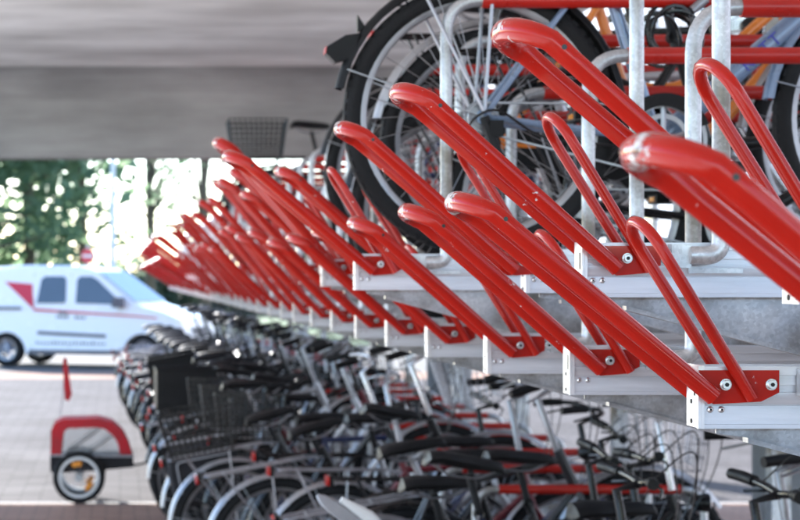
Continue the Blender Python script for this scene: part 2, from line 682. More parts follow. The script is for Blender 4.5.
ME['lever_low'] = spun(mb_lever(), .06, 1.10).mesh('lever')
ME['lever_up'] = spun(mb_lever(), .10, 1.28).mesh('lever')
ZL = EYE - 151 * U
ZU = EYE - 24 * U
FARL = [far_tray_mesh(a, k) for a, k in ((.08, 1.14), (.02, 1.08), (.15, 1.18), (.09, 1.10), (-.10, 1.32), (-.18, 1.38), (-.03, 1.28))]
FARU = [far_tray_mesh(a, k) for a, k in ((.10, 1.28), (.03, 1.22), (.17, 1.30), (.12, 1.2), (-.08, 1.42), (-.16, 1.45), (-.01, 1.38))]

lower = [
    (0.60, 516, dict(lever_rot=-.03), 'lower bike tray nearest the camera, its thick red lever crossing the right edge'),
    (1.0, 564, dict(shift=-24, long=True, lever_rot=-.035), 'lower silver tray at bottom right with two bolts on its long red bracket'),
    (1.28, 563, dict(), 'lower silver tray second from the bottom right, cap under the crossing red lever'),
    (1.556, 560, dict(), 'lower silver tray third from the bottom right, cap below the big bicycle wheel'),
    (1.867, 563, dict(), 'lower silver tray fourth from the bottom right, a tyre resting behind its red bracket'),
    (2.15, 563, dict(), 'lower silver tray fifth from the bottom right, below the pulled out upper tray'),
    (2.43, 563, dict(), 'lower silver tray sixth from the bottom right, its cap starting to blur'),
    (2.72, 565, dict(big=1), 'lower silver tray seventh from the bottom right, blurred beneath crowded red levers'),
    (3.0, 563, dict(big=1), 'lower silver tray eighth from the bottom right, small and blurred above the parked bicycles'),
]
for d, x, kw, lab in lower:
    tray(x * U, d * D, ZL, lab, **kw)
upper = [
    (0.857, 566, dict(shift=-40), 'upper silver tray at the right edge, mostly hidden by the thick near lever'),
    (1.14, 514, dict(), 'upper silver tray with the nearest tall galvanised post, right of centre'),
    (1.42, 564, dict(shift=-54), 'upper silver tray pushed back, its bracket reaching left past the end cap'),
    (1.71, 392, dict(shift=-7, lever_rot=-.02), 'upper silver tray pulled far out, carrying the large wheel of the slate blue bicycle'),
    (2.0, 514, dict(), 'upper tray directly behind the tray of the slate blue bicycle'),
    (2.28, 450, dict(lever_rot=.03, big=2), 'upper tray second behind the slate blue bicycle, its lever raised high'),
    (2.57, 514, dict(), 'upper tray third behind the slate blue bicycle, set back from its neighbours'),
    (2.85, 560, dict(big=2), 'upper tray fourth behind the slate blue bicycle'),
    (3.14, 555, dict(big=2), 'upper tray fifth behind the slate blue bicycle'),
]
for d, x, kw, lab in upper:
    tray(x * U, d * D, ZU, lab, **kw)
for n in range(8, 39):
    d = 1.02 + .284 * n
    o = bpy.data.objects.new('bike_tray', FARL[(n * 7 + n // 3) % 4 if n < 20 else 4 + (n * 2 + n // 3) % 3])
    COL.objects.link(o)
    o.location = ((563 + random.uniform(-8, 8)) * U, d * D, ZL)
    tag(o, 'blurred lower tray with red lever in the far part of the row', 'bike tray', 'far blurred lower trays of the rack')
    o = bpy.data.objects.new('bike_tray', FARU[(n * 5 + n // 4) % 4 if n < 20 else 4 + (n * 2 + n // 4) % 3])
    COL.objects.link(o)
    o.location = ((560 + random.uniform(-14, 14)) * U, (d + .142) * D, ZU)
    tag(o, 'blurred upper tray with red lever in the far part of the row', 'bike tray', 'far blurred upper trays of the rack')

# rack frame: long galvanised beams and posts
rf = tag(empty('rack_frame', (0, 0, 0)), 'long galvanised steel frame carrying both tiers of silver trays', 'rack frame')


def lbeam(x0, x1, z0, z1):
    m = MB().use(M['galv'])
    y0, y1 = 1.12 * D, 31.2
    m.box(x0, x1, y0, y1, z1 - .006, z1)
    m.box(x0, x1, y0, y1, z0, z0 + .006)
    m.box(x0 + .02, x0 + .028, y0, y1, z0 + .006, z1 - .006)
    return m.build('beam', None, rf)


lbeam(2.58, 2.70, ZL - .33, ZL - .22)
lbeam(2.58, 2.70, ZU + .10, ZU + .18)
for k in range(12):
    yy = 2.9 + k * 2.55
    m = MB().use(M['galv'])
    m.box(2.71, 2.79, yy - .04, yy + .04, 0.012, 2.3)
    m.box(2.65, 2.85, yy - .10, yy + .10, 0.0085, .0115)
    m.build('post', None, rf)

# ground trays with red sleeved hoops
y = -.055


def ground_tray(h):
    g = MB().use(M['galv'])
    for a, b in ((-.035, -.030), (.030, .035)):
        g.prism([(-.45, 0), (1.65, h), (1.65, h + .05), (-.45, .05)], a, b, 'y')
    g.prism([(-.45, .004), (1.65, h + .004), (1.65, h + .008), (-.45, .008)], -.0295, .0295, 'y')
    if h:
        g.tube(fillet([(.25, y, .03), (.25, y, .62 + h * .5), (1.15, y, .62 + h * .5), (1.15, y, .03)], [.085, .085], 6), .0152, 10)
        for xx in (.9, 1.55):
            g.box(xx, xx + .05, -.0285, .0285, 0, h * (xx + .45) / 2.1)
    return g.mesh('ground_tray')


GTM, GTH = ground_tray(0), ground_tray(.40)
GS = MB().use(M['sleeve'])
GS.tube([(.34, y, .62), (1.06, y, .62)], .0188, 10)
GSM = GS.mesh('sleeve')

# ------------------------------------------------------------------ bicycles
WR = .342


def wheel_parts():
    c = (0, 0, 0)
    rim = MB().use(M['rim'])
    rim.ring(c, WR - .058, [(0, -.009), (.008, -.0125), (.021, -.0135), (.021, -.010), (.014, -.004), (.014, .004), (.021, .010), (.021, .0135), (.008, .0125), (0, .009), (-.003, 0)], 56)
    rim.use(M['dull'])
    rim.ring(c, 0, [(.0005, -.045), (.007, -.045), (.009, -.034), (.024, -.033), (.024, -.029), (.011, -.026), (.011, .026), (.024, .029), (.024, .033), (.009, .034), (.007, .045), (.0005, .045)], 16)
    tyre = MB().use(M['rubber'])
    prof = []
    for i in range(14):
        a = 2 * PI * i / 14
        prof.append((-.0245 + .0245 * math.cos(a), .0235 * math.sin(a)))
    tyre.ring(c, WR, prof[::-1], 64)
    # tread blocks
    for i in range(72):
        a = 2 * PI * i / 72
        for sy in (-1, 1):
            r0 = WR - .004
            cx, cz = math.cos(a) * r0, math.sin(a) * r0
            t = Vector((-math.sin(a), 0, math.cos(a)))
            rr = Vector((math.cos(a), 0, math.sin(a)))
            q = Vector((cx, sy * .0125, cz))
            vs = []
            for ds in (-.009, .009):
                for dr in (-.004, .0022):
                    for dy in (-.005, .005):
                        vs.append(q + t * ds + rr * (dr - (0.0015 if dy * sy > 0 else 0)) + Vector((0, dy, 0)))
            tyre.add(vs, [(0, 1, 3, 2), (4, 6, 7, 5), (0, 4, 5, 1), (2, 3, 7, 6), (0, 2, 6, 4), (1, 5, 7, 3)])
    sp = MB().use(M['spoke'])
    for i in range(32):
        a = 2 * PI * i / 32
        b = a + (0.75 if (i // 2) % 2 else -0.75)
        yy = .031 if i % 2 else -.031
        sp.tube([(math.cos(b) * .022, yy, math.sin(b) * .022), (math.cos(a) * (WR - .064), yy * .1, math.sin(a) * (WR - .064))], .00105, 4, caps=False)
    return rim.mesh('wheel'), tyre.mesh('tyre'), sp.mesh('spokes')


WRIM, WTYRE, WSPOKE = wheel_parts()
BB = Vector((.445, 0, .285))
RH = Vector((0, 0, WR))
FH = Vector((1.075, 0, WR))


def fender(cx, a0, a1, m_):
    m = MB().use(m_)
    prof = [(0, -.027), (.012, -.022), (.018, -.012), (.020, 0), (.018, .012), (.012, .022), (0, .027), (-.0015, .0255), (.0105, .0205), (.0165, .011), (.0185, 0), (.0165, -.011), (.0105, -.0205), (-.0015, -.0255)]
    m.ring((cx, 0, WR), WR + .008, prof, 30, a0, a1)
    return m


def fork_pts(sy):
    return fillet([(.865, sy * .03, .655), (.875, sy * .055, .60), (.985, sy * .055, .44), (FH.x, sy * .05, WR)], .05, 5)


def saddle_mesh(m_):
    m = MB().use(m_)
    SK = .96
    secs = [(-.143, .022, .004, .008), (-.137, .050, .010, .018), (-.125, .078, .028, .026), (-.09, .085, .034, .028), (-.04, .070, .030, .03), (.02, .042, .024, .03), (.09, .026, .018, .026), (.135, .022, .010, .020), (.148, .012, -.002, .008)]
    rings = []
    for x, w, top, dp in [(a * SK, b_ * SK, c * SK, d_ * SK) for a, b_, c, d_ in secs]:
        rg = []
        for j in range(12):
            a = 2 * PI * j / 12
            cy, cz = math.cos(a), math.sin(a)
            rg.append((x, w * cy, top + (dp * .55 * cz if cz > 0 else dp * 1.2 * cz) - .012 * (abs(cy) ** 2)))
        rings.append(rg)
    m.loft(rings)
    m.use(M['dull'])
    for s in (-1, 1):
        m.tube(fillet([(-.10, s * .03, 0), (-.05, s * .022, -.035), (.05, s * .02, -.04), (.12, s * .01, -.005)], .03, 4), .0035, 6)
    return m


def bike_proto(frame='diamond', fend='chrome', bars='city'):
    """full bicycle pointing along +X, rear axle over the origin, wheels on z=0; optional parts carry a key"""
    t = empty('bicycle')
    fm = MB().use(FR['black'])
    st_top = Vector((.285, 0, .79))
    hb, ht = Vector((.872, 0, .63)), Vector((.828, 0, .80))
    fm.tube([BB, st_top], .0165, 12)
    fm.tube([hb - Vector((-.006, 0, .02)), ht + Vector((-.006, 0, .02))], .0205, 12)
    fm.tube([Vector((BB.x, -.036, BB.z)), Vector((BB.x, .036, BB.z))], .022, 12)
    if frame == 'diamond':
        fm.tube([Vector((.298, 0, .755)), ht.lerp(hb, .12)], .0155, 12)
        fm.tube([BB, hb.lerp(ht, .12)], .0195, 12)
    elif frame == 'big':
        fm.tube([Vector((.298, 0, .755)), ht.lerp(hb, .12)], .018, 12)
        fm.tube([BB, hb.lerp(ht, .14)], .026, 14)
    else:
        fm.tube(fillet([Vector((.375, 0, .51)), Vector((.55, 0, .50)), ht.lerp(hb, .25)], .2, 6), .017, 12)
        fm.tube(fillet([BB, Vector((.62, 0, .36)), hb.lerp(ht, .1)], .2, 6), .019, 12)
    for s in (-1, 1):
        fm.tube([Vector((BB.x - .02, s * .03, BB.z)), Vector((.30, s * .045, BB.z + .02)), Vector((0, s * .062, WR))], [.011, .010, .008], 8)
        fm.tube([Vector((.297, s * .018, .745)), Vector((.24, s * .035, .66)), Vector((0, s * .062, WR))], [.009, .008, .007], 8)
        fm.disc((0, WR), .020, s * .062 - .003, s * .062 + .003, 10)
    fm.build('frame', None, t)
    fk = MB().use(FR['black'])
    for s in (-1, 1):
        fk.tube(fork_pts(s), [.0135] * 3 + [.0125] * (len(fork_pts(s)) - 4) + [.009], 10)
    fk.tube([(.865, -.035, .655), (.865, .035, .655)], .015, 8)
    fk.build('fork', None, t)
    for hx in (0, FH.x):
        w = part('wheel', WRIM, t, (hx, 0, WR))
        part('tyre', WTYRE, w)
        part('spokes', WSPOKE, w)
    fmat = {'chrome': M['rim'], 'black': M['black'], 'blue': FR['slate blue'], 'dull': M['dull']}[fend]
    rfm = fender(0, R(-8), R(168), fmat)
    rfm.use(M['dull'])
    for s in (-1, 1):
        for a in (R(110), R(160)):
            rfm.tube([(0, s * .066, WR), (math.cos(a) * (WR + .012), s * .028, WR + math.sin(a) * (WR + .012))], .0022, 5)
    rfm.build('fender', None, t)
    ff = fender(FH.x, R(22), R(172), fmat)
    ff.use(M['dull'])
    for s in (-1, 1):
        ff.tube([(FH.x, s * .06, WR), (FH.x + math.cos(R(165)) * (WR + .012), s * .028, WR + math.sin(R(165)) * (WR + .012))], .0022, 5)
    ff.build('fender', None, t)
    sp = MB().use(M['dull'] if fend in ('chrome', 'blue') else M['dark'])
    sp.tube([st_top, Vector((.25, 0, .93))], .0135, 10)
    sp.use(M['dark'])
    sp.ring((.283, 0, .795), 0.0, [(.0165, -.0165), (.019, -.0165), (.019, .0165), (.0165, .0165)], 12)
    sp.build('seatpost', None, t)
    sd = saddle_mesh(M['dark']).build('saddle', None, t, (.245, 0, .955))
    # stem and handlebar
    hbm = MB().use(M['chrome'] if fend == 'dull' else M['dull'] if fend == 'chrome' else M['black'])
    hbm.tube([ht, Vector((.780, 0, 1.055)), Vector((.84, 0, 1.085))] if bars != 'flat' else [ht, Vector((.79, 0, 1.0)), Vector((.86, 0, 1.02))], .0135, 10)
    if bars == 'city':
        side = fillet([(.845, 0, 1.085), (.86, .09, 1.11), (.80, .225, 1.14), (.64, .265, 1.13)], .09, 5)
    else:
        side = fillet([(.86, 0, 1.02), (.855, .12, 1.035), (.82, .27, 1.045)], .09, 5)
    hbm.tube([Vector((p.x, -p.y, p.z)) for p in reversed(side)] + side[1:], .0112, 10)
    for s in (-1, 1):      # brake levers and cables
        e = side[-1]
        d_ = (side[-1] - side[-2]).normalized()
        q = e - d_ * .15
        hbm.tube(fillet([(q.x, s * q.y, q.z), (q.x + .035, s * (q.y + .0), q.z - .02), (e.x - d_.x * .03 + .02, s * (e.y + .005 - d_.y * .03), e.z - .045)], .02, 4), .005, 6)
        hbm.use(M['cable'])
        hbm.tube(fillet([(q.x, s * q.y, q.z), (.99, s * .14, 1.16), (1.0, s * .06, .92), (.89, s * .02, .70)], .12, 6), .0026, 5)
        hbm.use(M['chrome'] if fend == 'dull' else M['dull'] if fend == 'chrome' else M['black'])
    hbo = hbm.build('handlebar', None, t)
    for s in (-1, 1):
        g = MB().use(M['dark'])
        e, d_ = side[-1], (side[-1] - side[-2]).normalized()
        a, b = e - d_ * .115, e + d_ * .006
        g.tube([(a.x, s * a.y, a.z), ((a.x + b.x) / 2, s * (a.y + b.y) / 2, (a.z + b.z) / 2 + .002), (b.x, s * b.y, b.z)], [.0165, .0175, .0165], 10)
        g.build('grip', None, hbo)
    # drivetrain, on the camera side (-Y)
    ck = MB().use(M['dull'])
    yy = -.052
    ck.ring((BB.x, yy, BB.z), .088, [(-.007, -.0015), (.004, -.0015), (.004, .0015), (-.007, .0015)], 40)
    ck.ring((BB.x, yy, BB.z), .060, [(-.006, -.002), (.006, -.002), (.006, .002), (-.006, .002)], 30)
    for k in range(5):
        a = 2 * PI * k / 5 + .3
        ck.tube([(BB.x + .012 * math.cos(a), yy, BB.z + .012 * math.sin(a)), (BB.x + .084 * math.cos(a), yy, BB.z + .084 * math.sin(a))], .007, 6)
    ck.use(M['chrome'])
    ang = -.45
    ca, sa = math.cos(ang), math.sin(ang)
    ck.tube([(BB.x, -.068, BB.z), (BB.x + .165 * ca, -.080, BB.z + .165 * sa)], [.013, .010], 8)
    ck.tube([(BB.x, .060, BB.z), (BB.x - .165 * ca, .075, BB.z - .165 * sa)], [.013, .010], 8)
    ck.disc((BB.x, BB.z), .014, -.082, .066, 12)
    cko = ck.build('crankset', None, t)
    for s in (-1, 1):
        pm = MB().use(M['dark'])
        cx, cz = BB.x - s * .165 * ca, BB.z - s * .165 * sa
        y0, y1 = sorted((s * .085, s * .175))
        pm.box(cx - .036, cx + .036, y0, y1, cz - .012, cz + .012)
        pm.use(M['amber'])
        pm.box(cx - .0375, cx - .0362, y0 + .02, y1 - .02, cz - .007, cz + .007)
        pm.build('pedal', None, cko)
    ch = MB().use(M['dull'])
    top = [(BB.x + .089 * math.cos(a), BB.z + .089 * math.sin(a)) for a in [R(95 - k * 19) for k in range(11)]]
    bot = [(.0 + .036 * math.cos(a), WR + .036 * math.sin(a)) for a in [R(265 - k * 19) for k in range(10)]]
    ch.tube([(p[0], yy, p[1]) for p in top + bot], .0035, 5, closed=True)
    for k, r in enumerate((.020, .026, .032, .038, .044)):
        ch.ring((0, -.034 - .0045 * (4 - k), WR), 0, [(.008, -.001), (r, -.001), (r, .001), (.008, .001)], 18)
    ch.build('chain', None, t)
    # optional parts
    cg = MB().use(M['dark'])
    pts = []
    for k in range(13):
        a = R(80 - k * 20 + 10)
        pts.append((BB.x + .108 * math.cos(a), BB.z + .108 * math.sin(a)))
    for k in range(7):
        a = R(260 - k * 27)
        pts.append((.055 * math.cos(a), WR + .055 * math.sin(a)))
    cg.prism(pts, -.064, -.046, 'y')
    o = cg.build('chain_guard', None, t)
    o['key'] = 'guard'
    rk = MB().use(M['dull'] if fend != 'black' else M['black'])
    z = .755
    rk.tube(fillet([(.20, -.055, z), (-.30, -.055, z), (-.30, .055, z), (.20, .055, z)], .04, 5), .005, 8)
    for xx in (-.2, -.08, .06):
        rk.tube([(xx, -.055, z), (xx, .055, z)], .004, 6)
    rk.tube([(-.29, 0, z), (.2, 0, z)], .004, 6)
    for s in (-1, 1):
        rk.tube([(0, s * .072, WR + .01), (-.20, s * .06, z)], .0045, 6)
        rk.tube([(0, s * .072, WR + .01), (.03, s * .06, z)], .0045, 6)
        rk.tube([(.2, s * .05, z), (.285, s * .015, .74)], .0045, 6)
    o = rk.build('rear_rack', None, t)
    o['key'] = 'rack'
    tl = MB().use(M['dark'])
    tl.box(-.325, -.308, -.045, .045, .725, .775)
    tl.use(M['redlamp'])
    tl.prism(fillet([(-.04, .728), (.04, .728), (.04, .772), (-.04, .772)], .01, 3)[0:0] or [(-.04, .73), (.04, .73), (.045, .75), (.04, .77), (-.04, .77), (-.045, .75)], -.338, -.3255, 'x')
    o = tl.build('tail_light', None, t)
    o['key'] = 'rack'
    hl = MB().use(M['black'])
    hl.loft([[(x, r * math.cos(2 * PI * j / 12), .79 + r * math.sin(2 * PI * j / 12)) for j in range(12)] for x, r in ((.90, .014), (.915, .03), (.95, .036), (.965, .036))])
    hl.use(M['lens'])
    hl.loft([[(x, r * math.cos(2 * PI * j / 12), .79 + r * math.sin(2 * PI * j / 12)) for j in range(12)] for x, r in ((.9655, .033), (.974, .022), (.977, .008))])
    hl.tube([(.865, 0, .77), (.91, 0, .775)], .006, 6)
    o = hl.build('headlight', None, t)
    o['key'] = 'lamp'
    # bags and baskets
    for s in (-1, 1):
        pn = MB().use(M['fabric'])
        rr = []
        for (x0, x1, zz, ww) in ((-.24, .12, .40, .09), (-.27, .13, .43, .115), (-.28, .13, .62, .12), (-.26, .13, .72, .10), (-.25, .12, .755, .03)):
            y0 = s * .078
            rr.append([(x0 + .02, y0, zz), (x1 - .02, y0, zz), (x1, y0 + s * .02, zz), (x1, y0 + s * (ww - .02), zz), (x1 - .02, y0 + s * ww, zz), (x0 + .02, y0 + s * ww, zz), (x0, y0 + s * (ww - .02), zz), (x0, y0 + s * .02, zz)])
        pn.loft(rr)
        pn.use(M['greyplast'])
        pn.tube(fillet([(-.22, s * .203, .47), (-.22, s * .203, .66), (.07, s * .203, .66)], .03, 4), .005, 5)
        o = pn.build('pannier', None, t)
        o['key'] = 'pannier'
    cr = MB().use(M['dark'])
    x0, x1, y0, y1, z0, z1 = -.29, .11, -.15, .15, .765, 1.03
    cr.box(x0, x1, y0, y1, z0, z0 + .008)
    for (a, b, c, d_) in ((x0, x1, y0, y0 + .006), (x0, x1, y1 - .006, y1), (x0, x0 + .006, y0 + .0065, y1 - .0065), (x1 - .006, x1, y0 + .0065, y1 - .0065)):
        cr.box(a, b, c, d_, z0 + .0085, z1)
    cr.tube([(x0, y0, z1), (x1, y0, z1), (x1, y1, z1), (x0, y1, z1)], .009, 6, closed=True)
    o = cr.build('crate', None, t)
    o['key'] = 'crate'

    def wire(x0, x1, w0, w1, z0, z1, m_, nx=8, nz=4, wr=.0020):
        b = MB().use(m_)

        def corner(f):
            e = (1 - f) * .03
            w = w0 + (w1 - w0) * f
            return [(x0 + e, -w), (x1 - e, -w), (x1 - e, w), (x0 + e, w)]
        for k in range(nz + 1):
            f = k / nz
            zz = z0 + (z1 - z0) * f
            b.tube([(p[0], p[1], zz) for p in corner(f)], .0042 if k == nz else wr * 1.1, 5, closed=True)
        lo, hi = corner(0), corner(1)
        for i in range(4):
            j = (i + 1) % 4
            nn = nx
            for k in range(nn):
                f = k / nn
                p = [lo[i][q] + (lo[j][q] - lo[i][q]) * f for q in (0, 1)]
                q_ = [hi[i][q] + (hi[j][q] - hi[i][q]) * f for q in (0, 1)]
                b.tube([(p[0], p[1], z0), (q_[0], q_[1], z1)], wr, 4)
        for k in range(1, nx):
            f = k / nx
            b.tube([(lo[0][0] + (lo[1][0] - lo[0][0]) * f, -w0, z0), (lo[0][0] + (lo[1][0] - lo[0][0]) * f, w0, z0)], .002, 4)
        return b
    o = wire(.90, 1.20, .13, .18, .86, 1.09, M['dull']).build('front_basket', None, t)
    o['key'] = 'fbasket'
    o = wire(-.30, .08, .12, .17, .765, 1.0, M['black'], 11, 7, .0034).build('rear_basket', None, t)
    o['key'] = 'rbasket'
    mg = MB()
    prof0 = []
    for k, (x, zz, w) in enumerate(((.285, .70, .022), (.20, .80, .034), (.10, .895, .042), (.02, .958, .044), (-.03, .990, .040), (-.062, 1.004, .026), (-.085, 1.008, .006))):
        q = .70
        prof0.append([(x - w * q, -w, zz - w * q), (x - w * .2, -w * .55, zz - w * .1), (x, 0, zz), (x - w * .2, w * .55, zz - w * .1), (x - w * q, w, zz - w * q), (x - w * q - .003, w - .003, zz - w * q - .003), (x - w * .25, w * .5, zz - w * .1 - .006), (x - .004, 0, zz - .005), (x - w * .25, -w * .5, zz - w * .1 - .006), (x - w * q - .003, -w + .003, zz - w * q - .003)])
    mg.use(M['greyplast']).loft(prof0)
    mg.use(M['whiteplast'])
    mg.tube([(.17, -.006, .842), (.06, -.006, .940), (-.02, -.006, .992)], [.012, .022, .010], 8)
    o = mg.build('clip_on_mudguard', None, t)
    o['key'] = 'clip'
    return t


OPT = {'guard', 'rack', 'lamp', 'pannier', 'crate', 'fbasket', 'rbasket', 'clip'}
PROTO = {
    ('diamond', 'chrome'): bike_proto('diamond', 'chrome', 'city'),
    ('step', 'chrome'): bike_proto('step', 'chrome', 'city'),
    ('step', 'black'): bike_proto('step', 'black', 'city'),
    ('diamond', 'black'): bike_proto('diamond', 'black', 'flat'),
    ('diamond', 'dull'): bike_proto('diamond', 'dull', 'city'),
    ('step', 'dull'): bike_proto('step', 'dull', 'city'),
    ('big', 'blue'): bike_proto('big', 'blue', 'flat'),
}
BIKEBOX = (0, 0)


def bike(shape, fend, colour, keep, loc, label, group=None, lean=0.0, yaw=0.0, pitch=0.0, steer=None, saddle=None, vary=(0, 0)):
    b = copy_tree(PROTO[(shape, fend)], None, OPT - set(keep))
    b.location = loc
    b.rotation_euler = (lean, pitch, yaw)
    tag(b, label, 'bicycle', group)
    dz, db = vary
    for ch in b.children:
        k = ch.name.split('.')[0]
        if k in ('saddle', 'seatpost'):
            ch.location.z += dz
            if k == 'saddle':
                ch.location.x -= dz * .3
                ch.rotation_euler.y = dz * 1.6
        if k == 'handlebar':
            ch.location.z += db
            ch.rotation_euler.z = 0.0
        if k in ('frame', 'fork'):
            ch.material_slots[0].link = 'OBJECT'
            ch.material_slots[0].material = FR[colour]
        if k == 'saddle' and saddle:
            ch.material_slots[0].link = 'OBJECT'
            ch.material_slots[0].material = saddle
    return b


# --- upper tier bicycles
TYZ = .078            # tyre bottom above tray bottom
UG = 'bicycles parked on the raised trays'
kb = bike('big', 'blue', 'slate blue', ('rack',), (614 * U, 1.71 * D, ZU + .086), 'slate blue trekking bicycle with large rear wheel and lettered tube on upper tray', UG)
fd = [c for c in kb.children if c.name.startswith('fender')]
fd.sort(key=lambda c: min(v.co.x for v in c.data.vertices))
fd[0].material_slots[0].link = 'OBJECT'
fd[0].material_slots[0].material = M['dark']
for ch in list(kb.children):
    if ch.get('key') == 'rack' and ch.name.startswith('tail'):
        bpy.data.objects.remove(ch)
# black rear lamp on its mudguard
m = MB().use(M['dark'])
a = R(146)
px, pz = math.cos(a) * (WR + .028), WR + math.sin(a) * (WR + .028)
m.prism([(px + .006, pz + .005), (px - .012, pz - .055), (px - .055, pz - .068), (px - .078, pz - .045), (px - .076, pz - .028), (px - .03, pz + .000)], -.024, .024, 'y')
m.prism([(px + .002, pz + .01), (px + .022, pz + .02), (px + .002, pz + .052)], -.012, .012, 'y')
m.use(M['redlamp'])
m.prism([(px - .0785, pz - .045), (px - .0765, pz - .028), (px - .079, pz - .028), (px - .0815, pz - .045)], -.022, .022, 'y')
m.build('tail_light', None, kb)
# derailleur
m = MB().use(M['dark'])
m.tube([(0, -.07, WR), (.02, -.072, WR - .06), (.055, -.072, WR - .14)], [.012, .014, .008], 8)
m.disc((.022, WR - .065), .020, -.066, -.058, 12)
m.disc((.058, WR - .145), .020, -.066, -.058, 12)
m.box(.01, .045, -.085, -.07, WR - .05, WR - .01)
m.build('derailleur', None, kb)
m = MB().use(M['cable'])
m.tube(fillet([(.05, -.078, WR - .11), (-.06, -.085, WR - .03), (.02, -.08, WR + .03), (.14, -.06, WR - .055), (.34, -.045, WR - .07)], .06, 6), .0035, 6)
m.build('gear_cable', None, kb)
m = MB().use(M['dull'])
m.ring((BB.x, -.062, BB.z), .1, [(-.004, -.003), (.006, -.003), (.006, .003), (-.004, .003)], 40)
m.use(M['dark'])
m.ring((BB.x, -.066, BB.z), .104, [(-.02, -.002), (.012, -.002), (.012, .002), (-.02, .002)], 30, R(20), R(165))
m.build('chain_guard', None, kb)
# letters on the down tube
HB = Vector((.872, 0, .63)).lerp(Vector((.828, 0, .80)), .14)
cu = bpy.data.curves.new('lettering', 'FONT')
cu.body = 'KETT'
cu.size = .046
cu.extrude = .0006
cu.space_character = 1.15
cu.align_x = 'CENTER'
cu.align_y = 'CENTER'
dirv = (HB - BB).normalized()
zv = Vector((0, -1, 0))
yv = zv.cross(dirv)
mtx = Matrix((dirv, yv, zv)).transposed().to_4x4()
tmp = bpy.data.objects.new('lettering_tmp', cu)
COL.objects.link(tmp)
dg = bpy.context.evaluated_depsgraph_get()
lm = bpy.data.meshes.new_from_object(tmp.evaluated_get(dg))
bpy.data.objects.remove(tmp)
lm.materials.clear()
lm.materials.append(M['signblue'])
lo = bpy.data.objects.new('lettering', lm)
COL.objects.link(lo)
lo.parent = kb
mtx.translation = BB.lerp(HB, .60) + Vector((0, -.0262, 0))
lo.matrix_local = mtx

bike('step', 'chrome', 'orange', ('rbasket', 'guard'), (752 * U, 2.0 * D, ZU + TYZ), 'orange step-through bicycle with wire basket, upper tray behind the slate blue bicycle', UG, yaw=.01)
bike('diamond', 'black', 'black', ('rack', 'lamp'), (800 * U, 2.28 * D, ZU + TYZ), 'black diamond frame bicycle on the upper tray behind the orange one', UG)
bike('step', 'black', 'dark blue', ('lamp', 'fbasket'), (760 * U, 2.57 * D, ZU + TYZ), 'dark blue bicycle with front basket, upper tray, third behind the slate blue bicycle', UG)
bike('step', 'black', 'black', ('rack', 'rbasket', 'guard'), (690 * U, 4.5 * D, ZU + TYZ - .02), 'upper tier bicycle with black wire basket and raised saddle under the concrete beam', UG)
bike('step', 'black', 'black', ('rack', 'lamp'), (840 * U, 1.867 * D, ZL + TYZ), 'black step-through bicycle on the lower tray beneath the slate blue bicycle', UG)
bike('diamond', 'black', 'silver', ('rack',), (727 * U, 2.15 * D, ZL + TYZ), 'silver diamond frame bicycle on the lower tray behind the black step-through', UG)
bike('step', 'chrome', 'dark blue', ('rack', 'fbasket'), (850 * U, 2.72 * D, ZL + TYZ), 'dark blue bicycle with silver mudguards on the lower tray, half hidden by wheels', UG)

